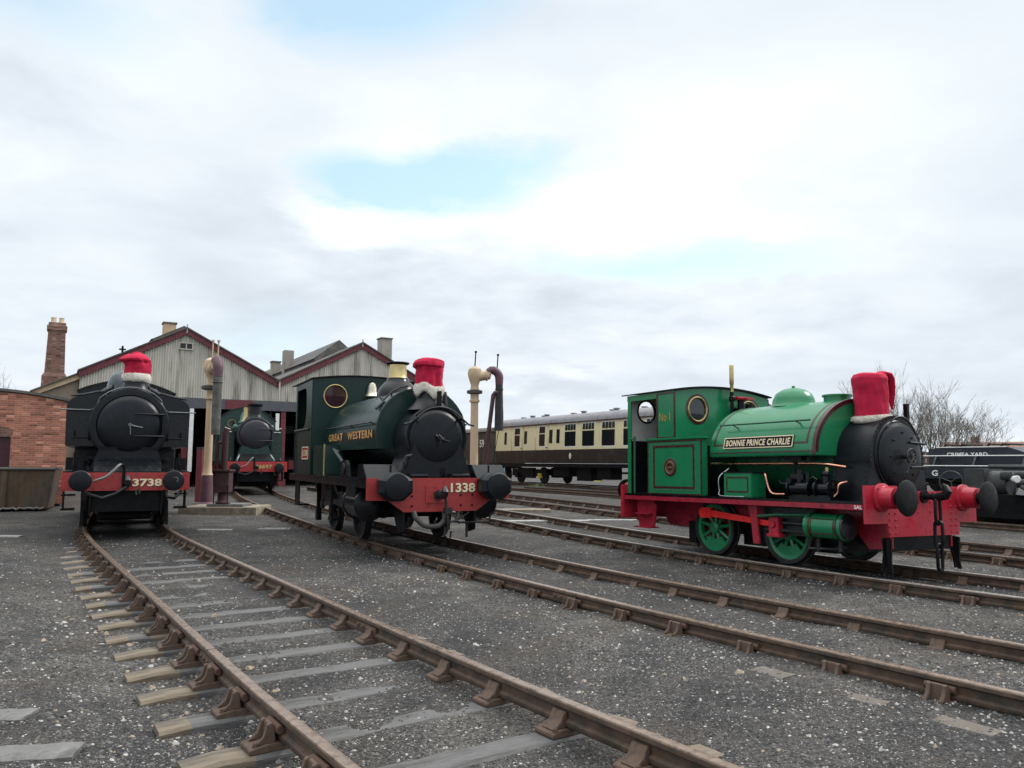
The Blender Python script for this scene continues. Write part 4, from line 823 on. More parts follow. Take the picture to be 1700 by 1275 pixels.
# ------------------------------------------------------------------ bright green saddle tank
bon=loco('bright green saddle tank engine with red frames and nameplate BONNIE PRINCE CHARLIE',(5.455,10.535),30,.02,-.012,.0187)
def build_bonnie(p):
    mb=MB()
    mb.prism([(-1.2,.655),(-.77,.655),(-.74,.485),(.78,.485),(.80,.655),(1.2,.655),(1.2,1.135),(.54,1.135),(.52,1.07),(-.52,1.07),(-.56,1.135),(-1.2,1.135)],'y',0,.035); pts=[]
    for x in (-.73,-.61,.60,.72): pts+=[(x,0,z) for z in np.arange(.53,1.12,.085)]
    pts+=[(x,0,z) for x in (-.12,.14) for z in (.80,.93)]; mb.bolts(pts,(0,-1,0),.017,.014,8); b=part('buffer_beam',mb,BPR,p,20)
    for x in (-.885,.885): buffer(p,x,.985,.36,.135,.225,FRAME,BPR)
    h=coupling(p,1.0,.0,m=FRAME); link_chain(p,.0,-.19,.96,3,.105,.335,.021,FRAME,h)
    # frames, footplate, valance
    mb=MB()
    for s in (-1,1):
        mb.prism([(.03,.90),(.03,.33),(.36,.30),(.55,.52),(1.1,.62),(4.75,.62),(4.75,.90)],'x',s*.64-.015,s*.64+.015)
        mb.prism([(2.85,.62),(2.85,.18),(3.3,.18),(3.6,.40),(4.3,.40),(4.5,.62)],'x',s*.60-.012,s*.60+.012)
    part('main_frame',mb,BPM,p,20)
    for s in (-1,1):
        mb=MB(); mb.prism([(.06,.46),(.05,.12),(.02,.03),(-.03,.03),(-.01,.14),(-.02,.46)],'x',s*.74-.02,s*.74+.02) ; mb.prism([(s*.64,.47),(s*.80,.47),(s*.79,.28),(s*.84,.05),(s*.74,.03),(s*.70,.2),(s*.65,.3)],'y',.06,.08); part('guard_iron',mb,FRAME,p,20,.008)
    mb=MB(); mb.box(-.62,.62,.05,.1,.30,.48); part('drag_plate',mb,FRAME,p)
    mb=MB(); mb.box(-1.19,1.19,.04,4.85,.895,.925); part('footplate',mb,BLACK,p,20,.006)
    for s in (-1,1):
        mb=MB(); mb.box(s*1.2-.012,s*1.2+.012,.036,4.84,.825,.893); mb.box(min(s*1.2,s*1.12),max(s*1.2,s*1.12),.036,4.84,.825,.835); v=part('valance',mb,BPM,p)
    lettering('lettering','SAL',(-1.2125,.155,.838),(0,-1,0),(0,0,1),.115,.045,WHITEP,p,.02,.002)
    mb=MB(); mb.box(-1.2,1.2,4.86,4.95,.50,1.08); part('rear_buffer_beam',mb,BPR,p,20,.01)
    for x in (-.885,.885):
        mb=MB(); mb.lathe((x,4.95,.985),(0,1,0),[(.16,0),(.14,.16),(.09,.17),(.09,.20)],28); rb_=part('rear_buffer',mb,BPR,p); mb=MB(); mb.lathe((x,5.14,.985),(0,1,0),[(.09,0),(.19,.03),(.185,.06),(.0001,.07)],28); part('buffer_head',mb,FRAME,rb_)
    for s in (-1,1):
        mb=MB(); mb.prism([(4.62,.825),(4.22,.825),(4.10,.74),(4.16,.36),(4.55,.36),(4.60,.6)],'x',s*1.08-.012,s*1.08+.012); mb.box(min(s*1.0,s*1.2),max(s*1.0,s*1.2),4.15,4.57,.35,.375); mb.box(min(s*1.0,s*1.18),max(s*1.0,s*1.18),4.2,4.57,.58,.6); part('cab_step',mb,BPM,p,20)
    # wheels and motion
    for s in (-1,1):
        for y in (1.575,3.03): wheel(p,s*.755,y,.43,BPG,DSTEEL,s)
        mb=MB(); mb.lathe((s*.98,.44,.585),(0,1,0),[(.15,-.02),(.18,0),(.18,.04),(.168,.05),(.168,.52),(.18,.53),(.18,.57),(.12,.60),(.05,.62)],32); c=part('cylinder',mb,BPG,p,30)
        mb=MB()
        for yy in (.50,.93): mb.ring((s*.98,yy,.585),(0,1,0),.170,.012,40,6)
        for zz in (.68,.49): mb.tube([(s*(.98+math.sqrt(.170**2-(zz-.585)**2)),.53,zz),(s*(.98+math.sqrt(.170**2-(zz-.585)**2)),.90,zz)],.008,5)
        for yy in (.535,.895):
            mb.tube([(s*(.98+.170*cos(a)),yy,.585+.170*sin(a)) for a in np.linspace(-.52,.52,9)],.009,5)
        part('cylinder_lining',mb,LIN,c)
        mb=MB(); mb.bolts([(s*.98+.15*cos(a),.42,.585+.15*sin(a)) for a in np.linspace(0,2*PI,11)[:-1]],(0,-1,0),.02,.025); mb.lathe((s*.98,.44,.585),(0,-1,0),[(.175,0),(.165,.03),(.08,.05),(.0001,.06)],24); part('cylinder_cover',mb,DSTEEL,c)
        mb=MB(); mb.box(s*.98-.04,s*.98+.04,1.06,1.95,.655,.69); mb.box(s*.98-.04,s*.98+.04,1.06,1.95,.47,.50); mb.cyl((s*.98,1.04,.585),(s*.98,1.55,.585),.025,n=10); part('slide_bars',mb,DSTEEL,p)
        mb=MB(); mb.prism([(1.0,.42),(1.0,.80),(1.9,.80),(1.9,.40)],'x',s*.90-.012,s*.90+.012); part('motion_plate',mb,mat('dark_green_black',(.012,.028,.022),.5,var=.3),p)
        mb=MB(); mb.box(s*1.0-.055,s*1.0+.055,1.52,1.70,.40,.66); mb.box(s*1.0-.07,s*1.0+.07,1.49,1.73,.38,.43); mb.cyl((s*1.06,1.61,.56),(s*1.08,1.61,.56),.05,n=14); part('crosshead',mb,BPR,p,20,.01)
        mb=MB(); a=Vector((s*1.03,1.64,.56)); q=Vector((s*1.03,3.02,.665))
        mb.prism([(1.60,.525),(1.60,.60),(2.9,.715),(2.9,.615)],'x',s*1.03-.02,s*1.03+.02); mb.cyl((s*1.0,3.02,.665),(s*1.065,3.02,.665),.085,n=18); mb.box(s*1.03-.03,s*1.03+.03,2.86,3.06,.59,.745); part('connecting_rod',mb,ROD,p,30)
        mb=MB(); mb.prism([(1.60,.235),(1.60,.275),(3.0,.275+.19),(3.0,.235+.19)],'x',s*.90-.015,s*.90+.015); part('coupling_rod',mb,BPR,p) if False else None
        mb=MB(); mb.prism([(1.86,.825),(2.04,.825),(1.98,.62),(1.94,.27),(1.82,.27),(1.86,.62)],'x',s*1.09-.014,s*1.09+.014); part('motion_bracket',mb,BPM,p)
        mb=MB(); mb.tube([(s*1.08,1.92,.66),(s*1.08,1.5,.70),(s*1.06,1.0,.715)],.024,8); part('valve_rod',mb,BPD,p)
        mb=MB(); mb.tube([(s*.92,.5,.32),(s*.92,.7,.28),(s*.92,1.1,.26)],.02,6); mb.cyl((s*.92,.6,.42),(s*.92,.6,.26),.03,n=8); mb.cyl((s*.92,.95,.42),(s*.92,.95,.24),.03,n=8); part('drain_cocks',mb,DSTEEL,p)
        mb=MB(); mb.box(s*.72-.08,s*.72+.08,3.45,3.62,.16,.5); mb.tube([(s*.74,3.5,.5),(s*.74,3.52,.22),(s*.74,3.46,.10)],.03,6); part('sand_pipe',mb,FRAME,p)
    mb=MB()
    for y in (1.575,3.03): mb.cyl((-.7,y,.43),(.7,y,.43),.08)
    mb.box(-.58,.58,.60,3.6,.34,.85); mb.box(-.5,.5,1.0,2.7,.18,.34); part('axle',mb,FRAME,p)
    # boiler and smokebox
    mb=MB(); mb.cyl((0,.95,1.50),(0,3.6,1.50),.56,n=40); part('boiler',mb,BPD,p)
    mb=MB(); mb.box(-.58,.58,2.75,3.6,.925,1.75); part('firebox',mb,BLACK,p,20,.04)
    rr=.555; zc=1.515; n=28; sec=[(-.60,.925),(-.60,1.15)]+[(rr*math.sin(-PI/2-.25+ (PI+.5)*i/n),zc+rr*math.cos(-PI/2-.25+(PI+.5)*i/n)) for i in range(n+1)]+[(.60,1.15),(.60,.925)]
    mb=MB(); mb.prism(sec,'y',.36,.96); part('smokebox',mb,SMOKE,p,30)
    mb=MB(); mb.prism([(x*1.05,zc+(z-zc)*1.05 if z>.93 else z) for x,z in sec],'y',.345,.385); pts=[(x*1.025,.345,zc+(z-zc)*1.025) for x,z in sec[1:-1]]; pts+=[(s*.61,.345,z) for s in (-1,1) for z in (.97,1.04,1.10)]
    mb.bolts(pts,(0,-1,0),.014,.014)
    mb.bolts([(x*1.02,y,zc+(z-zc)*1.02) for x,z in sec[2:-2:2] for y in (.93,)],(0,0,1),.012,.012)
    mb.bolts([(-.602,.41,z) for z in np.arange(.97,1.5,.07)]+[(-.602,.93,z) for z in np.arange(.97,1.5,.07)],(-1,0,0),.012,.012); part('smokebox_flange',mb,SMOKE,p,30)
    d=smokebox_front(p,1.53,.34,.50,.44,SMOKE,.05,0,0,straps=0)
    mb=MB(); mb.tube([(.50,.27,1.72),(.12,.235,1.73)],[.022,.014],6); mb.tube([(.50,.27,1.40),(.12,.235,1.39)],[.022,.014],6); mb.bolts([(x,.255,1.53+z) for x,z in ((-.2,.22),(.2,.26),(-.28,.0),(-.2,-.22),(.2,-.24),(0,.33))],(0,-1,0),.018,.016); part('hinge_strap',mb,SMOKE,d)
    mb=MB(); mb.cyl((0,.27,1.53),(0,.12,1.53),.03); mb.ring((0,.14,1.53),(0,1,0),.10,.013,24,6)
    for k in range(4): a=k*PI/2+.5; mb.tube([(0,.14,1.53),(.1*cos(a),.14,1.53+.1*sin(a))],.009,5)
    mb.tube([(0,.10,1.53),(-.12,.09,1.43),(-.2,.09,1.30)],[.016,.013,.016],6); part('door_wheel',mb,DSTEEL,d)
    mb=MB(); mb.tube([(.40*sin(a),.28,1.53+.55*cos(a)) for a in np.linspace(-.8,.95,16)],.012,6); part('handrail',mb,DSTEEL,p)
    mb=MB(); mb.box(.28,.33,.36,.42,2.03,2.28); part('lamp_iron',mb,FRAME,p)
    mb=MB(); mb.lathe((0,.70,2.02),(0,0,1),[(.32,0),(.23,.06),(.18,.14),(.16,.25)],28); part('chimney',mb,SMOKE,p)
    # saddle tank
    W,Hh,z0=1.0,.79,1.585
    def tz(t): return (W*sin(t),z0+Hh*cos(t))
    A=PI/2; n=40; sec=[tz(-A+2*A*i/n) for i in range(n+1)]
    sec=[(-.985,z0-.05)]+sec+[(.985,z0-.05)]
    mb=MB(); mb.prism(sec,'y',.9,2.92); tk=part('saddle_tank',mb,BPG,p,40,.012)
    def band(b0,b1,t0,t1,m,name='tank_lining',off=.0025):
        mb=MB(); k=max(2,int(abs(t1-t0)/.05)); ring=[]
        for i in range(k+1):
            t=t0+(t1-t0)*i/k; nx,nz=sin(t)/W,cos(t)/Hh; L_=math.hypot(nx,nz); nx/=L_;nz/=L_; x,z=tz(t)
            ring.append([(x+nx*off,b0,z+nz*off),(x+nx*off,b1,z+nz*off)])
        vs=[q for r_ in ring for q in r_]; mb.add(vs,[(2*i,2*i+1,2*i+3,2*i+2) for i in range(k)]); return mb
    for nm,b0,b1,t0,t1,m in (('a',.885,.94,-1.62,1.62,LIN),('b',1.02,1.055,-1.42,1.42,LIN),('c',2.80,2.835,-1.42,1.42,LIN)):
        part('tank_lining',band(b0,b1,t0,t1,m),m,tk,40)
    for s in (-1,1):
        part('tank_lining',band(1.02,2.83,s*1.42,s*1.385,LIN),LIN,tk,40); part('tank_lining',band(.9,2.92,s*1.57,s*1.548,LIN),LIN,tk,40)
    part('tank_lining',band(.955,.97,-1.6,1.6,LIG),LIG,tk,40)
    mb=MB(); fr=[tz(-A+2*A*i/n) for i in range(n+1)]; inn=[(x*.93,z0+(z-z0)*.93) for x,z in fr]
    mb.add([(x,.893,z) for x,z in fr]+[(x,.893,z) for x,z in inn],[(i,i+1,n+2+i,n+1+i) for i in range(n)]); part('front_edge_lining',mb,LIN,tk)
    for s in (-1,1):
        mb=MB(); xs=s*1.02
        mb.tube([(s*.955,1.0,2.03),(s*.955,2.72,2.03)],.014,8)
        for y in (1.25,2.45): mb.tube([(s*.955,y,2.03),(s*.86,y,2.0)],.014,6)
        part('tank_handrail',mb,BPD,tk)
        # nameplate
        mb=MB(); u0,u1=1.27,2.60; zb,zt=1.66,1.83
        def px_(z): return W*math.sqrt(max(0,1-((z-z0)/Hh)**2))+.006
        mb.prism([(s*px_(zb),zb),(s*px_(zt),zt),(s*(px_(zt)+.012),zt),(s*(px_(zb)+.012),zb)],'y',u0,u1); npl=part('nameplate',mb,FRAME,tk)
        mb=MB(); e=.013
        for a0,a1,c0,c1 in ((zb,zb+e,u0,u1),(zt-e,zt,u0,u1),(zb,zt,u0,u0+e),(zb,zt,u1-e,u1)):
            mb.prism([(s*(px_(a0)+.012),a0),(s*(px_(a1)+.012),a1),(s*(px_(a1)+.018),a1),(s*(px_(a0)+.018),a0)],'y',c0,c1)
        part('nameplate_border',mb,CREAML,npl)
        vup=Vector((s*(px_(zt)-px_(zb)),0,zt-zb)); xo=s*(px_(zb+.035)+.014)
        lettering('lettering','BONNIE PRINCE CHARLIE',(xo,u1-.05 if s<0 else u0+.05,zb+.035),(0,s,0),vup,u1-u0-.10,.10,CREAML,npl,.03,.002,1.12)
    mb=MB(); mb.lathe((0,2.08,2.33),(0,0,1),[(.37,0),(.345,.03),(.325,.06),(.315,.12),(.275,.21),(.18,.275),(.09,.30),(.0001,.305)],36); mb.cyl((0,2.08,2.62),(0,2.08,2.67),.025,n=8); part('dome',mb,BPG,tk,50)
    mb=MB(); mb.lathe((0,1.28,2.36),(0,0,1),[(.19,0),(.19,.07),(.215,.075),(.215,.10),(.0001,.11)],28); part('filler_lid',mb,BPG,tk,40)
    # cab
    cf,cr=3.59,4.86
    def roofp(h=0): return [(-1.14+2.28*i/16,2.665+h+.10*(1-((i-8)/8)**2)) for i in range(17)]
    rp=roofp(); mb=MB()
    holes=[(-.61,2.37,.205),(.61,2.37,.205)]
    def plate_with_holes(mb,outer,holes,y0,y1):
        """plate in the x-z plane with round holes: built as a triangulated fill, extruded"""
        bm=bmesh.new(); loops=[outer]+[[(cx+r*cos(2*PI*i/28),cz+r*sin(2*PI*i/28)) for i in range(28)] for cx,cz,r in holes]
        es=[]
        for lp in loops:
            v=[bm.verts.new((x,y0,z)) for x,z in lp]; es+=[bm.edges.new((v[i],v[(i+1)%len(v)])) for i in range(len(v))]
        bmesh.ops.triangle_fill(bm,edges=es,use_beauty=True)
        fs=[f for f in bm.faces if not any((f.calc_center_median().x-cx)**2+(f.calc_center_median().z-cz)**2<(r*.9)**2 for cx,cz,r in holes)]
        kill=[f for f in bm.faces if f not in fs]; bmesh.ops.delete(bm,geom=kill,context='FACES_ONLY')
        ex=bmesh.ops.extrude_face_region(bm,geom=bm.faces[:]); bmesh.ops.translate(bm,verts=[v for v in ex['geom'] if isinstance(v,bmesh.types.BMVert)],vec=(0,y1-y0,0))
        bm.verts.index_update(); o=[tuple(v.co) for v in bm.verts]; mb.add(o,[tuple(v.index for v in f.verts) for f in bm.faces]); bm.free(); return mb
    build_bonnie.pwh=plate_with_holes
    fo=[(-1.1,1.2),(1.1,1.2)]+[(x*1.1/1.14,z-.012) for x,z in rp[::-1]]
    part('cab_front',plate_with_holes(MB(),fo,holes,cf,cf+.02),BPG,p,20)
    hr=[(-.70,2.40,.2),(.70,2.40,.2)]
    ro=[(-1.1,.93),(1.1,.93)]+[(x*1.1/1.14,z-.012) for x,z in rp[::-1]]
    part('cab_rear',plate_with_holes(MB(),ro,hr,cr-.02,cr),BPG,p,20)
    part('cab_lining_board',plate_with_holes(MB(),[(-1.06,1.86),(1.06,1.86)]+[(x*1.05/1.14,z-.05) for x,z in rp[::-1]],hr,cr-.035,cr-.022),CABW,p,20)
    mb=MB(); mb.box(-1.06,1.06,cr-.034,cr-.022,.93,1.86); part('cab_lower_lining',mb,FRAME,p)
    for cx,cz,r in holes:
        mb=MB(); mb.ring((cx,cf-.004,cz),(0,1,0),.205,.018,40,8); w=part('spectacle',mb,BRASS,p)
        mb=MB(); mb.lathe((cx,cf+.012,cz),(0,1,0),[(.2,0),(.2,.006)],32); part('pane',mb,mat('cab_glass',(.03,.035,.04),.05,rvar=.02),w)
        mb=MB(); mb.lathe((cx,cf-.003,cz),(0,-1,0),[(.222,0),(.262,0),(.262,.002),(.222,.002),(.222,0)],40,False); part('spectacle_lining',mb,LIN,w)
    for cx,cz,r in hr:
        mb=MB(); mb.ring((cx,cr-.04,cz),(0,1,0),r,.018,32,8); part('rear_spectacle',mb,FRAME,p)
    for s in (-1,1):
        mb=MB(); a,b_=s*1.1-.01,s*1.1+.01
        mb.box(a,b_,cf+.02,4.06,1.8,2.66); mb.box(a,b_,4.06,cr,2.56,2.66); mb.box(a,b_,4.76,cr-.02,.93,2.56); sd_=part('cab_side',mb,BPG,p,20)
        mb=MB(); mb.box(s*1.112-.002,s*1.112+.002,cf-.005,cf+.035,1.88,2.64); mb.box(s*1.112-.002,s*1.112+.002,4.02,4.06,1.88,2.64); mb.box(s*1.112-.002,s*1.112+.002,cf+.035,4.02,1.86,1.89); mb.box(s*1.112-.002,s*1.112+.002,cf+.035,4.02,2.615,2.64); part('cab_lining',mb,LIN,sd_)
        lettering('lettering','No 1',(s*1.1125,3.98 if s<0 else 3.68,2.16),(0,s,0),(0,0,1),.27,.14,mat('number_gilt',(.45,.27,.06),.5),sd_,.0,.002)
        mb=MB(); mb.tube([(s*1.14,4.62,.93),(s*1.14,4.62,1.88),(s*1.1,4.76,1.89)],.018,8); mb.cyl((s*1.14,4.62,1.86),(s*1.14,4.62,1.92),.026,n=8); part('grab_rail',mb,BPD,p)
        # bunker beside the firebox
        x0,x1=(-1.16,-1.02) if s<0 else (1.02,1.16)
        mb=MB(); mb.box(x0,x1,2.93,4.24,.928,1.83); bk=part('side_bunker',mb,BPG,p,20,.015)
        mb=MB(); mb.box(x0-.02 ,x1+.02,2.88,4.27,1.83,1.87); part('bunker_rim',mb,BPG,bk,20,.01)
        xf=s*1.1625
        def frame(y0,y1,z0_,z1_,w,m,nm):
            mb=MB()
            for a in ((y0,y1,z0_,z0_+w),(y0,y1,z1_-w,z1_),(y0,y0+w,z0_+w,z1_-w),(y1-w,y1,z0_+w,z1_-w)): mb.box(xf-.0025,xf+.0025,*a)
            part(nm,mb,m,bk)
        frame(3.09,4.09,1.03,1.74,.035,LIN,'bunker_lining'); frame(3.06,4.12,1.0,1.77,.012,LIG,'bunker_lining'); frame(2.93,4.24,.93,1.82,.022,LIN,'bunker_lining')
        mb=MB(); mb.lathe((xf,3.66,1.38),(s,0,0),[(.15,0),(.15,.006),(.14,.012),(.12,.012),(.11,.008),(.0001,.008)],36); r_=part('maker_plate',mb,LIN,bk)
        mb=MB(); mb.ring((xf+s*.010,3.66,1.38),(1,0,0),.105,.005,36,6)
        for k in range(9):
            a=PI*.15+PI*.7*k/8; q=(xf+s*.009,3.66+.082*cos(a),1.38+.082*sin(a)); mb.box(q[0]-.004,q[0]+.004,q[1]-.009,q[1]+.009,q[2]-.014,q[2]+.014)
            q=(xf+s*.009,3.66+.082*cos(-a),1.38+.082*sin(-a)); mb.box(q[0]-.004,q[0]+.004,q[1]-.009,q[1]+.009,q[2]-.014,q[2]+.014)
        mb.box(xf-.012,xf+.012,3.58,3.74,1.37,1.39); part('plate_relief',mb,mat('dull_brass',(.35,.25,.15),.4,metal=.8),r_)
        # sand box on the footplate
        mb=MB(); mb.box(s*1.08-.01 if s<0 else .78,-.78 if s<0 else 1.09,1.97,2.53,.926,1.29); sb=part('sand_box',mb,BPG,p,20,.012)
        xf=s*1.0925
        mb=MB()
        for a in ((2.03,2.47,1.0,1.02),(2.03,2.47,1.21,1.23),(2.03,2.05,1.02,1.21),(2.45,2.47,1.02,1.21)): mb.box(xf-.003,xf+.003,*a)
        part('box_lining',mb,LIN,sb)
        mb=MB(); mb.box(-1.1 if s<0 else .76,-.76 if s<0 else 1.1,1.95,2.55,1.29,1.305); part('box_lid',mb,FRAME,sb)
        hose(p,[(s*.9,2.60,1.36),(s*1.05,2.66,1.22),(s*1.05,2.66,1.02),(s*1.08,2.60,.94),(s*1.10,2.1,.935)],.010,STEEL,'drain_pipe')
        hose(p,[(s*.85,1.94,1.30),(s*.98,1.80,1.27),(s*.98,1.76,1.12),(s*.98,1.68,1.0),(s*.98,1.45,.99)],.016,COPPER,'copper_pipe')
        hose(p,[(s*.80,3.08,1.44),(s*.80,2.4,1.435),(s*.80,1.2,1.43),(s*.76,.95,1.42),(s*.60,.72,1.38)],.018,COPPER,'copper_pipe')
        hose(p,[(s*.66,.66,1.18),(s*.78,.70,1.14),(s*.80,.72,1.02),(s*.85,.80,.955),(s*.86,.98,.955)],.015,COPPER,'copper_pipe')
        mb=MB(); x=s*.84
        mb.cyl((x,1.46,1.08),(x,1.10,1.08),.10,n=18); mb.cyl((x,.98,1.08),(x,.74,1.08),.085,n=18); mb.cyl((x,1.5,1.08),(x,.70,1.08),.03,n=10)
        for y in (1.44,1.10,.98,.76): mb.lathe((x,y,1.08),(0,1,0),[(.125,-.015),(.125,.015)],14)
        mb.box(x-.06,x+.06,.75,1.45,.926,.99); mb.cyl((x,1.30,1.08),(x,1.30,1.34),.05,n=12); mb.cyl((x,1.16,1.08),(x,1.16,1.30),.035,n=10); mb.cyl((x,.86,1.08),(x,.86,1.27),.05,n=12); mb.box(x-.05,x+.05,1.2,1.42,1.2,1.28); mb.cyl((x-s*.05,1.4,1.18),(x+s*.12,1.4,1.18),.045,n=12); mb.ball((x,.86,1.28),.06,12); mb.tube([(x,1.5,1.14),(x,1.62,1.14),(x,1.66,1.18)],.022,8); mb.tube([(x+s*.02,.98,1.2),(x+s*.02,1.05,1.24),(x+s*.02,1.12,1.2)],.016,6); part('steam_pump',mb,BLACK,p,30)
        mb=MB(); mb.cyl((x,.84,1.30),(x,.84,1.37),.028,n=10); part('brass_oiler',mb,BRASS,p)
        mb=MB(); mb.box(x-.06,x+.06,1.22,1.52,1.47,1.53); mb.cyl((x,1.38,1.30),(x,1.38,1.47),.02,n=8); part('pipe_bracket',mb,FRAME,p)
    mb=MB(); q=roofp(); mb.prism([(x,z) for x,z in q]+[(x,z+.022) for x,z in q[::-1]],'y',cf-.06,cr+.13); part('cab_roof',mb,FRAME,p,40)
    mb=MB(); mb.box(-1.05,1.05,cf+.03,cr-.04,.928,.945); part('cab_floor',mb,FRAME,p)
    mb=MB(); mb.lathe((.06,3.45,2.28),(0,0,1),[(.03,0),(.03,.25),(.05,.27),(.05,.33),(.035,.35),(.035,.42)],14); part('whistle_base',mb,FRAME,p)
    mb=MB(); mb.lathe((.06,3.45,2.70),(0,0,1),[(.03,0),(.03,.12),(.038,.14),(.038,.46),(.033,.47),(.0001,.48)],16); part('brass_whistle',mb,BRASS,p)
    mb=MB(); mb.lathe((.22,3.4,2.56),(0,0,1),[(.10,0),(.12,.03),(.0001,.05)],12); mb.box(.12,.5,3.37,3.43,2.58,2.62); part('red_valve_wheel',mb,BPR,p)
    mb=MB(); mb.cyl((.22,3.4,2.2),(.22,3.4,2.58),.06,n=12); mb.cyl((.42,3.4,2.2),(.42,3.4,2.5),.07,n=12); mb.box(.1,.6,3.3,3.5,2.2,2.42); part('safety_valve',mb,FRAME,p)
build_bonnie(bon)
pwh=build_bonnie.pwh
# ------------------------------------------------------------------ dark green saddle tank with GREAT WESTERN
gw=loco('dark green saddle tank engine lettered GREAT WESTERN with 1338 on its red beam',(-1.16,13.10),25.5,.03)
def build_1338(p):
    mb=MB(); mb.prism([(-1.25,.80),(-.90,.79),(-.63,.605),(.63,.605),(.90,.79),(1.25,.80),(1.25,1.15),(-1.25,1.15)],'y',0,.04); mb.cur=1; mb.bolts([(x,0,z) for x,z in ((-.5,.70),(-.5,.86),(.35,.70),(.35,.87),(.55,.70),(.56,.87),(-.7,.82))],(0,-1,0),.02,.02,8); mb.cur=0; mb.bolts([(-.22+.38*i/3,-.014,z) for i in range(2) for z in (.78,.86,.94,1.0)],(0,-1,0),.012,.01); b=part('buffer_beam',mb,[GWR,FRAME],p,20)
    mb=MB(); mb.box(-.27,.14,-.014,0,.745,1.03); part('hook_plate',mb,GWR,b,20,.004)
    lettering('number','1338',(.165,-.012,.915),(1,0,0),(0,0,1),.44,.155,CREAML,b,.035,.003); lettering('number_shade','1338',(.173,-.006,.907),(1,0,0),(0,0,1),.44,.155,FRAME,b,.05,.002)
    for s in (-1,1):
        cx=s*.865; P0=[(-.22,1.06),(-.20,1.14),(-.10,1.20),(.08,1.205),(.40,1.15),(.40,.93),(.14,.79),(-.02,.785),(-.21,.81),(-.235,.92)] 
        P0=[(-.275,1.13),(-.16,1.20),(-.06,1.25),(.06,1.25),(.16,1.20),(.275,1.13),(.275,.93),(.12,.80),(-.12,.80),(-.275,.93)]; PB=[(x*.82,1.02+(z-1.02)*.95) for x,z in P0]
        P1=[(x*.93,1.02+(z-1.02)*.93) for x,z in P0]; P2=[(x*.62,1.02+(z-1.02)*.86) for x,z in P0]
        mb=MB(); mb.loft([[(cx+x,0,z) for x,z in PB],[(cx+x,-.14,z) for x,z in PB],[(cx+x,-.18,z) for x,z in P0],[(cx+x,-.31,z) for x,z in P0],[(cx+x,-.33,z) for x,z in P1],[(cx+x,-.37,z) for x,z in P2]]); bf=part('buffer',mb,SMOKE,p,25,.012)
        mb=MB(); mb.lathe((cx,-.36,1.025),(0,-1,0),[(.19,0),(.205,.02),(.20,.05),(.12,.065),(.0001,.07)],36); part('buffer_head',mb,SMOKE,bf)
    h=coupling(p,.87,-.05,m=DSTEEL); 
    mb=MB(); mb.tube([(-.07,-.16,.86),(-.08,-.16,.92),(-.04,-.17,.95),(0,-.17,.92),(.02,-.17,.82),(.03,-.17,.66)],.022,8); mb.cyl((.05,-.17,.68),(.07,-.17,.32),.032,n=8); mb.box(.0,.12,-.22,-.12,.58,.68); mb.tube([(.02,-.17,.36),(.0,-.17,.22),(.10,-.17,.17),(.12,-.17,.30)],.02,6); mb.tube([(.06,-.17,.45),(.22,-.19,.46),(.26,-.19,.42)],.022,6); part('screw_coupling',mb,DSTEEL,h)
    hose(p,[(-.46,.02,.60),(-.44,-.08,.50),(-.30,-.12,.39),(-.10,-.12,.38),(.02,-.1,.47),(.06,-.02,.60)],.042,mat('rubber_hose',(.05,.048,.045),.6),'vacuum_hose')
    mb=MB(); mb.tube([(.30,-.05,.60),(.20,-.1,.44),(.42,-.08,.42),(.86,.0,.42),(.92,.05,.55)],.02,6); mb.tube([(.44,-.05,.44),(.44,-.05,.18)],.022,6); mb.tube([(.2,-.1,.44),(.5,.0,.58)],.016,6); part('steam_heat_pipe',mb,DSTEEL,p)
    mb=MB(); mb.box(-1.22,1.22,.04,7.1,1.10,1.135); part('footplate',mb,BLACK,p,20,.006)
    for s in (-1,1):
        mb=MB(); mb.box(s*1.21-.015,s*1.21+.015,.06,7.08,.985,1.10); part('valance',mb,BLACK,p)
        mb=MB(); mb.prism([(.03,1.10),(.03,.30),(.3,.24),(.6,.62),(1.2,.78),(6.9,.78),(6.9,1.10)],'x',s*.62-.015,s*.62+.015); part('main_frame',mb,FRAME,p)
        x0,x1=(-1.24,-.66) if s<0 else (.66,1.24)
        mb=MB(); mb.prism([(.05,1.137),(.06,1.15),(.30,1.37),(.62,1.37),(.62,1.137)],'x',x0,x1); part('cylinder_cover',mb,BLACK,p,20,.012)
        mb=MB(); mb.tube([(s*.86,.02,1.14),(s*.86,.02,1.36)],.018,6); mb.box(s*.86-.05,s*.86+.05,-.01,.05,1.14,1.16); part('lamp_iron',mb,FRAME,p)
        for y in (2.08,4.15): wheel(p,s*.755,y,.47,FRAME,DSTEEL,s,10)
        mb=MB(); mb.lathe((s*1.02,.62,.70),(0,1,0),[(.14,-.03),(.27,0),(.27,.05),(.25,.06),(.25,.82),(.27,.83),(.27,.88),(.1,.92)],28); mb.box(s*1.02-.22,s*1.02+.22,.72,1.4,.75,1.02); part('cylinder',mb,BLACK,p)
        mb=MB(); mb.box(s*1.02-.04,s*1.02+.04,1.5,2.9,.80,.84); mb.box(s*1.02-.04,s*1.02+.04,1.5,2.9,.58,.62); mb.box(s*1.02-.08,s*1.02+.08,2.2,2.45,.58,.86); mb.prism([(2.3,.67),(2.3,.74),(4.15,.60),(4.15,.50)],'x',s*1.03-.02,s*1.03+.02); mb.cyl((s*1.0,4.15,.55),(s*1.07,4.15,.55),.09); part('motion',mb,DSTEEL,p,30)
        mb=MB(); mb.box(s*1.15-.02,s*1.15+.02,2.82,2.95,.25,1.0); mb.box(s*1.05-.12,s*1.05+.12,2.75,3.05,.3,.36); part('motion_bracket',mb,FRAME,p)
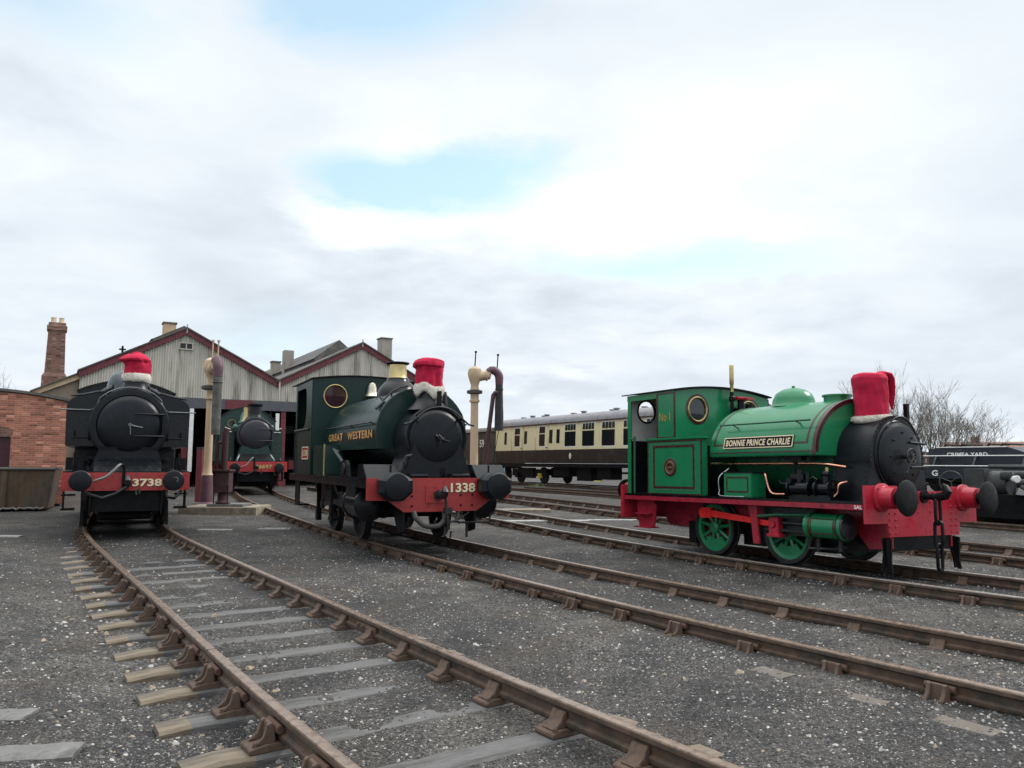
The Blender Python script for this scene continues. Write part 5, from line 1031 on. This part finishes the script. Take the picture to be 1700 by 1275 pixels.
        mb=MB(); mb.box(s*1.05-.12,s*1.05+.12,6.1,6.5,.42,.46); mb.box(s*1.16-.012,s*1.16+.012,6.05,6.55,.42,1.0); part('cab_step',mb,FRAME,p)
        mb=MB(); mb.tube([(s*.75,5.9,.95),(s*.75,5.9,.2)],.05,6); mb.box(s*.75-.05,s*.75+.05,5.8,6.0,.1,.4); part('sand_pipe',mb,FRAME,p)
        # gear bracket, disc and rods on the running plate
        mb=MB(); mb.prism([(1.55,1.137),(1.65,1.36),(1.75,1.44),(2.05,1.44),(2.2,1.137)],'x',s*1.14-.03,s*1.14+.03); part('gear_bracket',mb,FRAME,p,20,.01)
        mb=MB(); mb.lathe((s*1.17,1.85,1.29),(s,0,0),[(.095,0),(.095,.02),(.07,.03),(.0001,.03)],20); part('gear_disc',mb,DSTEEL,p)
        mb=MB(); mb.tube([(s*1.14,2.0,1.38),(s*1.1,2.9,1.62)],.03,8); mb.tube([(s*1.0,3.5,1.66),(s*1.02,2.9,1.60)],.025,6); part('reversing_rod',mb,DSTEEL,p)
        mb=MB(); mb.tube([(s*1.19,3.42,1.137),(s*1.19,3.42,1.76)],.017,6); part('brass_rod',mb,BRASS,p)
        mb=MB(); mb.prism([(3.55,1.137),(3.7,1.75),(4.7,1.75),(4.7,1.137)],'x',s*.95-.2,s*.95+.2); part('side_sheet',mb,GWG,p,20,.02)
    mb=MB()
    for y in (2.08,4.15): mb.cyl((-.7,y,.47),(.7,y,.47),.085)
    mb.box(-.55,.55,1.2,6.6,.5,1.0); part('axle',mb,FRAME,p)
    mb=MB(); mb.cyl((0,1.0,1.80),(0,4.9,1.80),.54,n=40); part('boiler',mb,BLACK,p)
    mb=MB(); mb.lathe((0,.3,1.81),(0,1,0),[(.54,0),(.54,.75)],44); mb.bolts([(.545*cos(a),y,1.81+.545*sin(a)) for a in np.linspace(0,PI,28) for y in (.36,.95)],(0,0,1),.011,.008); part('smokebox',mb,SMOKE,p,30)
    mb=MB(); mb.prism([(-.62,1.137),(-.52,1.45),(-.42,1.75),(.42,1.75),(.52,1.45),(.62,1.137)],'y',.20,1.0); part('smokebox_saddle',mb,SMOKE,p,20,.02)
    mb=MB()
    for s in (-1,1): mb.prism([(s*.18,1.14),(s*.55,1.14),(s*.52,1.22),(s*.2,1.22)],'y',.05,.2); mb.cyl((s*.365-.15,.05,1.19),(s*.365+.15,.05,1.19),.03,n=8)
    part('saddle_foot',mb,SMOKE,p)
    d=smokebox_front(p,1.81,.28,.545,.455,SMOKE,.075,1,0,straps=0)
    mb=MB(); mb.tube([(.055,.13,1.80),(-.06,.13,1.86)],.014,6); mb.tube([(-.01,.13,1.87),(.07,.13,1.80),(.10,.13,1.82)],.014,6); part('door_dart',mb,DSTEEL,d)
    mb=MB(); mb.ring((0,.26,1.81),(0,1,0),.53,.022,48,8); part('door_rim',mb,SMOKE,d)
    pts=[(-.55+.0,.12,2.04)]; hp=[(-.62,.1,2.03),(-.52,.1,2.05),(-.42,.1,2.13)]+[(.50*sin(a),.1,1.84+.49*cos(a)) for a in np.linspace(-.85,.85,14)]+[(.42,.1,2.13),(.52,.1,2.05),(.62,.1,2.03)]
    mb=MB(); mb.tube(hp,.017,8); mb.bolts([(-.40,.1,2.14),(.40,.1,2.14)],(0,1,0),.03,.2,8); part('handrail',mb,DSTEEL,p)
    mb=MB(); mb.tube([(-.58,.2,1.15),(-.60,.15,1.40),(-.56,.15,1.50),(-.46,.18,1.52)],.028,8); part('blower_pipe',mb,DSTEEL,p)
    mb=MB(); mb.tube([(.10,.2,1.14),(.10,.12,1.2),(.10,.12,1.32)],.02,6); part('lamp_iron',mb,FRAME,p)
    # tank
    half=[(.83,1.64),(.84,1.9),(.825,2.1),(.765,2.28),(.67,2.42),(.57,2.53),(.46,2.61),(.34,2.67),(.18,2.715)]
    sec=[(-x,z) for x,z in half]+[(0,2.73)]+half[::-1]
    mb=MB(); mb.prism(sec,'y',1.0,4.92)
    S=[Vector((x,0,z)) for x,z in sec]; L_=[0]
    for i in range(1,len(S)): L_.append(L_[-1]+(S[i]-S[i-1]).length)
    for k in range(64):
        t=L_[-1]*k/63; i=max(j for j in range(len(S)-1) if L_[j]<=t+1e-9) if t<L_[-1] else len(S)-2
        q=S[i].lerp(S[i+1],min(1,(t-L_[i])/(L_[i+1]-L_[i]))); nr=(q-Vector((0,0,1.9))); nr.normalize(); c=q-nr*.035
        mb.bolts([(c.x,1.0,c.z)],(0,-1,0),.012,.010)
        for y in (1.05,2.3,3.6): mb.bolts([(q.x,y,q.z)],nr,.011,.008)
    tk=part('saddle_tank',mb,GWG,p,40)
    for s in (-1,1):
        lettering('lettering','GREAT   WESTERN',(s*.848,4.60 if s<0 else 1.2,1.835),(0,s,0),(0,0,1),3.40,.15,GOLD,tk,.03,.004,1.18); lettering('lettering_shade','GREAT   WESTERN',(s*.845,4.575 if s<0 else 1.23,1.825),(0,s,0),(0,0,1),3.40,.15,REDSH,tk,.05,.003,1.18)
        mb=MB(); mb.tube([(s*.90,1.15,2.10),(s*.90,4.7,2.10)],.017,8)
        for y in (1.3,2.8,4.4): mb.tube([(s*.90,y,2.10),(s*.80,y,2.10)],.014,6)
        part('tank_handrail',mb,DSTEEL,tk)
        mb=MB(); mb.tube([(s*.66,1.2,2.50),(s*.50,1.2,2.66),(s*.36,1.2,2.74),(s*.2,1.2,2.77)],.018,6); mb.tube([(s*.78,1.25,2.34),(s*.64,1.25,2.47),(s*.66,1.35,2.56)],.03,6); mb.tube([(s*.50,1.2,2.66),(s*.52,1.2,2.56)],.014,6); part('lifting_gear',mb,DSTEEL,tk)
    # chimney, dome
    mb=MB(); mb.lathe((0,.65,2.30),(0,0,1),[(.40,0),(.32,.07),(.26,.14),(.215,.22),(.19,.45)],30); part('chimney',mb,SMOKE,p)
    mb=MB(); mb.box(.03,.10,.30,.35,2.36,2.62); part('top_lamp_iron',mb,FRAME,p)
    mb=MB(); mb.lathe((.24,.5,2.38),(0,0,1),[(.05,0),(.03,.2),(.02,.25)],10); part('whistle_stub',mb,DSTEEL,p)
    mb=MB(); mb.lathe((0,2.50,2.62),(0,0,1),[(.42,0),(.41,.08),(.385,.16),(.34,.24),(.275,.31),(.215,.37),(.205,.42)],36); dm=part('dome_cover',mb,BLACK,p,50)
    mb=MB(); mb.lathe((0,2.50,3.03),(0,0,1),[(.20,0),(.175,.05),(.165,.27)],36); part('brass_safety_valve_cover',mb,BRASS,dm)
    mb=MB(); mb.lathe((0,2.50,3.30),(0,0,1),[(.165,0),(.215,.02),(.225,.035),(.215,.05),(.15,.05),(.13,-.05)],36); part('valve_cover_lip',mb,FRAME,dm)
    # cab
    cf,cr=4.93,6.80
    rp=[(-1.2+2.4*i/16,3.20+.10*(1-((i-8)/8)**2)) for i in range(17)]
    fo=[(-1.15,1.14),(1.15,1.14)]+[(x*1.15/1.2,z-.012) for x,z in rp[::-1]]; hs=[(-.66,2.84,.25),(.66,2.84,.25)]
    part('cab_front',pwh(MB(),fo,hs,cf,cf+.025),GWG,p,20); part('cab_rear',pwh(MB(),fo,hs,cr-.02,cr),GWG,p,20)
    for cx,cz,r in hs:
        mb=MB(); mb.ring((cx,cf-.006,cz),(0,1,0),.252,.017,40,8); w=part('spectacle',mb,BRASS,p)
        mb=MB(); mb.lathe((cx,cf+.015,cz),(0,1,0),[(.25,0),(.25,.006)],32); part('pane',mb,mat('cab_glass_maroon',(.03,.012,.018),.05,rvar=.02),w)
    for s in (-1,1):
        mb=MB(); a,b_=s*1.15-.012,s*1.15+.012
        door=[(6.64,2.16),(6.64,3.06),(5.95,3.06)]+[(5.75+.20*cos(t),2.86+.20*sin(t)) for t in np.linspace(PI/2,PI,6)]+[(5.55,2.55),(5.62,2.34),(5.80,2.18),(5.95,2.16)]
        door=[(6.64,2.16),(6.64,3.06),(5.75,3.06),(5.62,3.03),(5.55,2.95),(5.52,2.6),(5.56,2.40),(5.68,2.25),(5.85,2.16)]
        bm=bmesh.new(); es=[]
        for lp in ([(cf+.02,1.14),(cr-.02,1.14),(cr-.02,3.20),(cf+.02,3.20)],door):
            v=[bm.verts.new((a,y,z)) for y,z in lp]; es+=[bm.edges.new((v[i],v[(i+1)%len(v)])) for i in range(len(v))]
        bmesh.ops.triangle_fill(bm,edges=es,use_beauty=True)
        kill=[f for f in bm.faces if 5.9<f.calc_center_median().y<6.63 and 2.2<f.calc_center_median().z<3.05 or (5.56<f.calc_center_median().y<6.63 and 2.4<f.calc_center_median().z<3.0)]
        bmesh.ops.delete(bm,geom=kill,context='FACES_ONLY'); ex=bmesh.ops.extrude_face_region(bm,geom=bm.faces[:]); bmesh.ops.translate(bm,verts=[v for v in ex['geom'] if isinstance(v,bmesh.types.BMVert)],vec=(b_-a,0,0)); bm.verts.index_update()
        mb.add([tuple(v.co) for v in bm.verts],[tuple(v.index for v in f.verts) for f in bm.faces]); bm.free(); sd_=part('cab_side',mb,GWG,p,20)
        mb=MB(); mb.tube([(s*1.19,6.72,2.12),(s*1.19,5.1,2.12)],.02,6); mb.tube([(s*1.19,6.66,1.14),(s*1.19,6.66,2.12)],.018,6); part('grab_rail',mb,DSTEEL,sd_)
        x=s*1.165; mb=MB(); mb.box(x-.006,x+.006,5.15,5.85,1.46,1.74); pl=part('number_plate',mb,REDSH,sd_)
        mb=MB(); xx=s*1.173
        for q in ((5.15,5.85,1.46,1.485),(5.15,5.85,1.715,1.74),(5.15,5.175,1.485,1.715),(5.825,5.85,1.485,1.715)): mb.box(xx-.003,xx+.003,*q)
        part('plate_border',mb,CREAML,pl); lettering('lettering','1338',(s*1.172,5.78 if s<0 else 5.22,1.53),(0,s,0),(0,0,1),.56,.14,CREAML,pl,.03,.003)
    mb=MB(); mb.prism(rp+[(x,z+.025) for x,z in rp[::-1]],'y',cf-.05,cr+.35); part('cab_roof',mb,FRAME,p,40)
    mb=MB(); mb.box(-1.1,1.1,cf+.1,cr-.1,1.14,1.16); mb.box(-1.1,1.1,cf+.03,cf+.06,1.16,2.3); part('cab_inside',mb,DARKIN,p)
    mb=MB(); mb.lathe((.13,cf-.12,2.86),(0,0,1),[(.155,0),(.14,.02),(.108,.1),(.095,.2),(.07,.28),(.03,.31),(.0001,.32)],24); part('bell',mb,mat('pale_brass_bell',(.62,.58,.47),.3,metal=.7),p)
    mb=MB(); mb.tube([(.13,cf-.12,3.14),(.13,cf-.12,3.20),(.13,cf,3.20)],.015,6); mb.box(.0,.26,cf-.2,cf,2.78,2.81); part('bell_bracket',mb,FRAME,p)
build_1338(gw)
# ------------------------------------------------------------------ black pannier tank and green side tank seen head on
def build_front(p,beamw,bz0,bz1,zc,rr,rd,num,nx0,nx1,nz0,nz1,body,tankkind,chim,caby,cabw,cabz,cabtop,length,bufx,bufz,bmat,tanky,wr,axles):
    mb=MB(); mb.box(-beamw,beamw,.45,.49,bz0,bz1)
    mb.bolts([(x,.45,z) for x in np.linspace(-beamw+.06,beamw-.06,14) for z in (bz0+.05,bz1-.05)],(0,-1,0),.014,.014); mb.box(-.06,.06,.435,.45,bz0+.02,bz1-.02); mb.bolts([(x,.435,z) for x in (-.04,.04) for z in np.arange(bz0+.05,bz1,.08)],(0,-1,0),.014,.012); b=part('buffer_beam',mb,bmat,p,20)
    lettering('number',num,(nx0,.435,nz0),(1,0,0),(0,0,1),nx1-nx0,nz1-nz0,CREAML if num=='3738' else GOLD,b,.035,.003); lettering('number_shade',num,(nx0+.007,.441,nz0-.008),(1,0,0),(0,0,1),nx1-nx0,nz1-nz0,FRAME,b,.05,.002)
    for x in (-bufx,bufx):
        buffer(p,x,bufz,.47,.105,.195,SMOKE,bmat if False else FRAME,.45)
    if num=='3738':
        mb=MB(); mb.tube([(bufx+.10*cos(a)*.6+.02,-.032,bufz+.045*sin(a)+.02) for a in np.linspace(-1.2,2.2,10)],.013,5); part('grease_mark',mb,WHITEP,p)
    h=coupling(p,.95 if num=='3738' else bufz,.0,y0=.45); 
    mb=MB(); mb.tube([(.02,.2,.96),(-.02,.2,.88),(-.2,.22,.76),(-.42,.25,.68),(-.62,.28,.74),(-.72,.3,.78)],.03,8); mb.tube([(.15,.3,bz0+.02),(.17,.28,bz0-.08),(.22,.28,bz0-.06),(.2,.28,bz0+.04)],.022,8); part('screw_coupling',mb,DSTEEL,h)
    mb=MB(); mb.tube([(-.07,.42,bz0),(-.07,.40,bz1+.10),(-.10,.36,bz1+.15),(-.15,.32,bz1+.14)],.03,8); part('vacuum_standpipe',mb,FRAME,p)
    hose(p,[(-.13,.33,bz1+.16),(-.18,.30,bz1+.12),(-.26,.28,bz1+.03),(-.38,.28,bz0+.27),(-.52,.32,bz0+.21),(-.58,.38,bz0+.18)],.024,mat('pale_hose',(.22,.22,.215),.6),'vacuum_hose')
    mb=MB(); mb.tube([(.70,.5,bz0),(.72,.4,bz0-.14),(.86,.38,bz0-.16),(.98,.5,bz0-.02)],.03,8); part('steam_heat_hose',mb,FRAME,p)
    mb=MB(); mb.box(-beamw+.02,beamw-.02,.49,length,bz1-.02,bz1+.025); part('footplate',mb,BLACK,p,20,.006)
    for s in (-1,1):
        mb=MB(); mb.box(s*(beamw-.03)-.015,s*(beamw-.03)+.015,.5,length-.1,bz1-.16,bz1-.02); part('valance',mb,FRAME,p)
        mb=MB(); mb.box(s*.63-.015,s*.63+.015,.5,length-.2,.35,bz1); mb.prism([(s*.72,.6),(s*.78,.6),(s*.80,.10),(s*.75,.10)],'y',.95,.98); part('main_frame',mb,FRAME,p)
        mb=MB(); mb.box(s*1.02-.12,s*1.02+.12,.95,1.2,.42,.46); mb.box(s*1.1-.012,s*1.1+.012,.9,1.25,.42,bz1); mb.box(s*1.02-.12,s*1.02+.12,.95,1.2,.70,.73); part('front_step',mb,FRAME,p)
        for y in axles: wheel(p,s*.755,y,wr if y>axles[0]-1e-6 and not(num=='6697' and y==axles[0]) else .48,FRAME,DSTEEL,s,12)
        mb=MB(); mb.tube([(s*.95,.62,bz1+.03),(s*.95,.6,bz1+.16)],.02,6); mb.box(s*.7-.03,s*.7+.03,.6,.66,bz1+.02,bz1+.12); part('lamp_iron',mb,FRAME if num=='3738' else STEEL,p)
        mb=MB(); mb.tube([(s*.78,axles[0]-.6,.75),(s*.76,axles[0]-.62,.2)],.03,6); part('sand_pipe',mb,FRAME,p)
    mb=MB()
    for y in axles: mb.cyl((-.7,y,wr),(.7,y,wr),.09)
    mb.box(-.61,.61,.62,length-.4,.40,bz1-.1); mb.box(-.5,.5,1.6,length-1,.18,.42); mb.tube([(-.45,1.0,.34),(.45,1.0,.34)],.02,6); mb.tube([(-.45,1.2,.22),(.45,1.2,.22)],.02,6); part('axle',mb,FRAME,p)
    # smokebox
    mb=MB(); mb.lathe((0,1.02,zc),(0,1,0),[(rr-.015,0),(rr-.015,1.1)],48); part('smokebox',mb,SMOKE,p,30)
    mb=MB(); mb.cyl((0,2.1,zc),(0,caby,zc),rr-.06,n=40); part('boiler',mb,body,p)
    smokebox_front(p,zc,1.0,rr,rd,SMOKE if num!='6697' else mat('smokebox_satin',(.014,.015,.022),.4),.10,2 if num=='3738' else 0,0 if num=='3738' else 36)
    mb=MB(); w0,w1=.66,.50
    k=10; sad=[(-w0-.04,bz1+.025),(-w0,bz1+.10)]+[(-w0+(w0-w1)*.9*(i/k),bz1+.1+(zc-.45-bz1-.1)*(i/k)) for i in range(1,k+1)]; sad=sad+[(-x,z) for x,z in sad[::-1]]
    mb.prism(sad,'y',.93,2.0); part('smokebox_saddle',mb,SMOKE if num=='3738' else body,p,20,.015)
    mb=MB(); mb.prism([(.52,bz1+.025),(.93,bz1+.30),(.93,bz1+.025)],'x',-.60,.60); part('front_slope_plate',mb,BLACK if num=='3738' else FRAME,p,20)
    if num=='3738':
        mb=MB(); mb.box(-.55,-.2,.90,.93,1.62,1.66); mb.box(.22,.56,.90,.93,1.62,1.66); part('step_bar',mb,FRAME,p)
    if tankkind=='pannier':
        for s in (-1,1):
            pr=[(s*.50,1.68),(s*1.14,1.68),(s*1.15,2.36)]+[(s*(.90+.25*cos(t)),2.44+.25*sin(t)) for t in np.linspace(.15,PI/2,7)]+[(s*.45,2.74)]
            mb=MB(); mb.prism(pr,'y',1.30,caby); tk=part('pannier_tank',mb,body,p,40,.015)
            mb=MB(); mb.tube([(s*1.02,1.2,1.85),(s*1.0,1.16,1.85),(s*.72,1.16,1.85)],.014,6); mb.tube([(s*.72,1.2,1.80),(s*.72,1.16,1.95)],.02,6); mb.tube([(s*.98,1.2,1.85),(s*.98,1.16,1.98)],.014,6); part('tank_grab_rail',mb,FRAME,tk)
            mb=MB(); mb.tube([(s*.35,1.5,2.78),(s*.6,1.42,2.80),(s*.85,1.4,2.73),(s*1.08,1.42,2.70)],.028,6); mb.tube([(s*.36,1.5,2.9),(s*.42,1.4,2.84),(s*.55,1.4,2.78)],.05,8); mb.ball((s*.45,1.45,2.82),.08,10); mb.tube([(s*.33,1.4,2.95),(s*.37,1.4,2.84),(s*.42,1.4,2.76)],.022,6); part('top_feed_gear',mb,DSTEEL,tk)
            mb=MB(); mb.box(s*1.0-.10,s*1.0+.10,1.2,1.5,1.2,1.45); mb.tube([(s*.95,1.0,1.2),(s*.95,1.0,1.55)],.02,6); part('lubricator',mb,FRAME,p)
        hp=[(-1.25,1.12,2.40),(-.72,1.12,2.40),(-.62,1.05,2.46)]+[((rr+.03)*sin(a),1.0,zc+(rr+.03)*cos(a)) for a in np.linspace(-.82,.82,14)]+[(.62,1.05,2.46),(.72,1.12,2.40),(1.25,1.12,2.40)]
    else:
        for s in (-1,1):
            mb=MB(); x0,x1=(-1.19,-.72) if s<0 else (.72,1.19); mb.box(x0,x1,2.0,caby,bz1+.03,2.50); mb.box(s*.72-.05,s*.72+.05,2.02,caby,2.5,2.56); tk=part('side_tank',mb,body,p,20,.03)
            mb=MB(); mb.tube([(s*1.12,1.96,2.50),(s*1.12,1.9,2.58),(s*.9,1.9,2.50)],.02,6); mb.tube([(s*1.1,1.97,2.4),(s*.85,1.97,2.4)],.025,6); part('tank_grab_rail',mb,STEEL,tk)
            mb=MB(); mb.tube([(s*.55,1.02,1.52),(s*.72,.62,bz1+.05)],.03,6); part('frame_stay',mb,mat('pale_stay',(.30,.36,.36),.5),p)
            mb=MB(); mb.tube([(s*.45,1.2,2.72),(s*.62,1.6,2.62),(s*.8,2.05,2.58)],.035,8); mb.ball((s*.72,1.9,2.62),.10,10); part('top_feed_pipe',mb,mat('green_fittings',(.06,.14,.12),.35),p)
        hp=[(-.80,.98,2.45),(-.62,.98,2.62)]+[((rr+.03)*sin(a),.98,zc+(rr+.03)*cos(a)) for a in np.linspace(-.7,.7,12)]+[(.62,.98,2.62),(.80,.98,2.45)]
    mb=MB(); mb.tube(hp,.013,8); part('handrail',mb,mat('grey_handrail',(.16,.165,.17),.35,metal=.8) if num=='3738' else body,p)
    cx,cy,z0,r0,zt=chim
    mb=MB(); mb.lathe((cx,cy,z0),(0,0,1),[(r0*1.6,-.1),(r0*1.35,-.02),(r0*1.05,.08),(r0*.96,.2),(r0*.90,zt-z0-.12)]+([] if num=='3738' else [(r0*1.0,zt-z0-.11),(r0*1.16,zt-z0-.06),(r0*1.16,zt-z0)] ),32); part('chimney',mb,SMOKE,p,40)
    # cab
    n=16; cz=lambda i:cabz+(cabtop-cabz)*(1-((i-n/2)/(n/2))**2)
    rp=[(-cabw+2*cabw*i/n,cz(i)) for i in range(n+1)]
    hs=[(-.62,zc+.62,.17),(.62,zc+.62,.17)]
    part('cab_front',pwh(MB(),[(-cabw+.03,bz1+.03),(cabw-.03,bz1+.03)]+[(x*.97,z-.01) for x,z in rp[::-1]],hs,caby,caby+.03),body,p,20)
    for hx,hz_,r in hs:
        mb=MB(); mb.ring((hx,caby-.005,hz_),(0,1,0),r,.015,28,6); w=part('spectacle',mb,DSTEEL if num=='3738' else BRASS,p)
        mb=MB(); mb.lathe((hx,caby+.012,hz_),(0,1,0),[(r,0),(r,.006)],24); part('pane',mb,GLASS,w)
    mb=MB(); mb.prism(rp+[(x,z+.03) for x,z in rp[::-1]],'y',caby-.08,caby+2.2); part('cab_roof',mb,body if num=='6697' else BLACK,p,40)
    for s in (-1,1):
        mb=MB(); xx=s*(cabw-.04); mb.box(xx-.012,xx+.012,caby+.03,caby+.5,bz1+.03,cabz-.01); mb.box(xx-.012,xx+.012,caby+1.2,length-.1,bz1+.03,2.3); mb.box(xx-.012,xx+.012,caby+1.7,caby+2.1,2.3,cabz-.01); mb.box(xx-.012,xx+.012,caby+.5,caby+1.2,bz1+.03,1.9); part('cab_side',mb,body,p,20)
    mb=MB(); mb.box(-cabw+.06,cabw-.06,caby+1.75,length-.1,bz1+.03,2.28); part('bunker',mb,body,p,20,.02)
    mb=MB(); mb.box(-beamw,beamw,length,length+.05,bz0,bz1); part('rear_buffer_beam',mb,bmat,p)
pan=loco('black pannier tank engine with 3738 on its red beam and a pale hose, far left',(-7.30,15.12),27,.05)
build_front(pan,1.13,.81,1.16,2.11,.74,.56,'3738',.09,.62,.89,1.04,BLACK,'pannier',(.09,1.5,2.82,.25,3.3),5.2,1.12,3.08,3.37,8.6,.80,1.01,GWR,1.3,.70,(2.4,4.6,6.8))
mb=MB(); mb.lathe((-.06,2.9,2.7),(0,0,1),[(.55,0),(.46,.06),(.42,.12),(.40,.38),(.34,.56),(.22,.67),(.09,.71),(.0001,.715)],32); part('dome',mb,mat('dome_grey_blue',(.05,.065,.075),.28),pan,50)
mb=MB(); mb.lathe((.30,3.6,2.8),(0,0,1),[(.16,0),(.14,.4),(.12,.42)],16); part('safety_valve_cover',mb,BLACK,pan)
grn=loco('green side tank engine with 6697 on its red beam standing in front of the shed',(-9.94,31.0),24,.24)
build_front(grn,1.20,.79,1.19,2.26,.71,.585,'6697',.10,.62,.91,1.07,PRG,'side',(.0,1.55,2.96,.27,3.55),5.0,1.3,3.0,3.62,9.5,.83,.94,mat('beam_red_bright',(.42,.035,.035),.45),2.0,.72,(1.9,4.2,6.0,7.6))
mb=MB(); mb.lathe((-.05,3.3,2.85),(0,0,1),[(.45,0),(.38,.1),(.35,.3),(.27,.46),(.1,.54),(.0001,.55)],28); part('dome',mb,mat('green_fittings',(.06,.14,.12),.35),grn,50)
mb=MB(); mb.lathe((-.22,2.3,2.86),(0,0,1),[(.26,0),(.20,.08),(.17,.3),(.17,.58),(.2,.6)],22); part('brass_valve_cover',mb,BRASS,grn)
# ------------------------------------------------------------------ red felt hats on the chimneys
def place(root,x,y,z): return root.matrix_world@Vector((x,y,z))
bpy.context.view_layer.update()
def hat(root,x,y,label,kind):
    t=thing('red_hat',label,'hat',(0,0,0),0,'red felt hats on the chimneys'); t.matrix_world=Matrix.Translation(root.matrix_world@Vector((x,y,0)))@Matrix.Rotation(root.rotation_euler.z,4,'Z'); bpy.context.view_layer.update()
    r=random.Random(kind); n=64; mb=MB(); rings=[]
    ph=[r.uniform(0,6.28) for _ in range(6)]
    if kind=='tall': prof=[(2.09,.275,0,0),(2.2,.27,-.0,0),(2.42,.272,-.005,0),(2.56,.285,-.02,0),(2.64,.285,-.025,0),(2.69,.255,-.02,0),(2.715,.18,.0,0),(2.72,.02,.0,0)]
    elif kind=='bucket': prof=[(2.62,.265,0,0),(2.75,.255,0,0),(2.9,.255,0,0),(3.0,.26,0,0),(3.04,.27,0,0),(3.07,.305,-.02,0),(3.12,.305,-.02,0),(3.18,.275,0,0),(3.205,.2,0,0),(3.21,.02,0,0)]
    else: prof=[(3.15,.265,0,0),(3.25,.27,.01,0),(3.38,.275,.015,0),(3.44,.285,.0,0),(3.465,.325,-.04,0),(3.50,.335,-.05,0),(3.56,.28,-.04,0),(3.615,.19,-.02,0),(3.63,.11,-.01,0),(3.665,.09,-.01,0),(3.675,.02,0,0)]
    HS={'tall':.83,'bucket':.90,'beret':.93}[kind]
    # finer rings between
    fine=[]
    for a,b in zip(prof[:-1],prof[1:]):
        for k in range(4): fine.append(tuple(a[i]+(b[i]-a[i])*k/4 for i in range(4)))
    fine.append(prof[-1])
    zmin,zmax=prof[0][0],prof[-1][0]
    for z,rad,ox,oy in fine:
        q=(z-zmin)/(zmax-zmin); ring=[]
        for j in range(n):
            a=2*PI*j/n; amp={'tall':.006,'bucket':.010,'beret':.010}[kind]*(1-.6*abs(2*q-1))
            f=amp*(sin(5*a+ph[0]+2.5*q)+.7*sin(9*a+ph[1]-4*q)+.5*sin(13*a+ph[2]+6*q))
            f+=.0035*sin(16*q+2*a+ph[3])+.002*sin(31*q-3*a+ph[4])
            if kind=='bucket' and q<.7: f+=.022*(abs(sin(4*a+ph[5]-1.1*q))**.6-.6)+.008*sin(11*a+2*q)
            ring.append(((rad*HS+f*min(1,rad/.2))*cos(a)+ox,(rad*HS+f*min(1,rad/.2))*sin(a)+oy,z+.007*sin(2*a+ph[1])*(1 if rad>.1 else 0)))
        rings.append(ring)
    mb.loft(rings); part('felt_crown',mb,HATR,t,60)
    if kind=='tall':   # the point of the hat flops over and hangs down the right side
        mb=MB(); P=[Vector((.0,-.07,2.685)),Vector((.10,-.10,2.71)),Vector((.175,-.115,2.695)),Vector((.235,-.125,2.63)),Vector((.262,-.13,2.52)),Vector((.272,-.13,2.40)),Vector((.272,-.13,2.29)),Vector((.268,-.13,2.19))]
        w=[.05,.085,.10,.085,.068,.052,.034,.010]; ring=[]
        for i,(q,rad) in enumerate(zip(P,w)):
            t_=(P[min(i+1,7)]-P[max(i-1,0)]).normalized(); u=t_.cross(Vector((0,1,0))).normalized()
            ring.append([q+u*(rad*.42*cos(a))+Vector((0,1,0))*(rad*1.1*sin(a)) for a in np.linspace(0,2*PI,20,endpoint=False)])
        mb.loft(ring); part('hanging_point',mb,HATR,t,60)
        mb=MB(); mb.ball((.268,-.13,2.18),.022,16); 
        part('pompom',mb,FUR,t,60)
    # fur band: dense lumpy roll
    zb={'tall':2.065,'bucket':2.66,'beret':3.12}[kind]; rb={'tall':.232,'bucket':.238,'beret':.245}[kind]; hb={'tall':.05,'bucket':.08,'beret':.085}[kind]
    mb=MB(); N,K=96,14; vs=[]
    for i in range(N):
        a=2*PI*i/N; dz=0; sag=0
        if kind=='bucket': dz=.035*sin(a*2+.6)+.018*sin(5*a); sag=.06*(.5+.5*sin(4*a+1))
        if kind=='tall': dz=.018*cos(a+.3)
        for k in range(K):
            b=2*PI*k/K; s_=1+r.uniform(-.05,.05)
            vs.append(((rb+.032*cos(b)*s_)*cos(a),(rb+.032*cos(b)*s_)*sin(a),zb+dz+hb*sin(b)*s_*(1+(sag/hb if sin(b)<0 else 0))))
    mb.add(vs,[(i*K+k,((i+1)%N)*K+k,((i+1)%N)*K+(k+1)%K,i*K+(k+1)%K) for i in range(N) for k in range(K)])
    fb=part('fur_band',mb,FUR,t,80)
    mb=MB()    # loose tufts
    for i in range(2600):
        a=r.uniform(0,2*PI); b=r.uniform(-PI/2-.9,PI/2+.6); dz=0
        if kind=='bucket': dz=.035*sin(a*2+.6)+.018*sin(5*a)
        if kind=='tall': dz=.018*cos(a+.3)
        lo=(.06*(.5+.5*sin(4*a+1))/hb) if (kind=='bucket' and sin(b)<0) else 0
        c=Vector(((rb+.032*cos(b))*cos(a),(rb+.032*cos(b))*sin(a),zb+dz+hb*sin(b)*(1+lo))); d=Vector((cos(a)*cos(b),sin(a)*cos(b),sin(b)-.6))+Vector((r.uniform(-.5,.5),r.uniform(-.5,.5),r.uniform(-.5,.3))); d.normalize()
        u=d.orthogonal().normalized()*.005; L_=r.uniform(.010,.024); mb.add([c-u,c+u,c+d*L_],[(0,1,2)])
    part('fur_tufts',mb,FUR,fb,0)
    return t
hat(bon,-.02,.70,'tall red felt hat with hanging point, on the chimney of the bright green engine','tall')
hat(gw,0,.65,'red felt hat with ragged white fur on the chimney of the GREAT WESTERN engine','bucket')
hat(pan,.09,1.50,'flat topped red beret shaped hat on the chimney of the black engine at far left','beret')
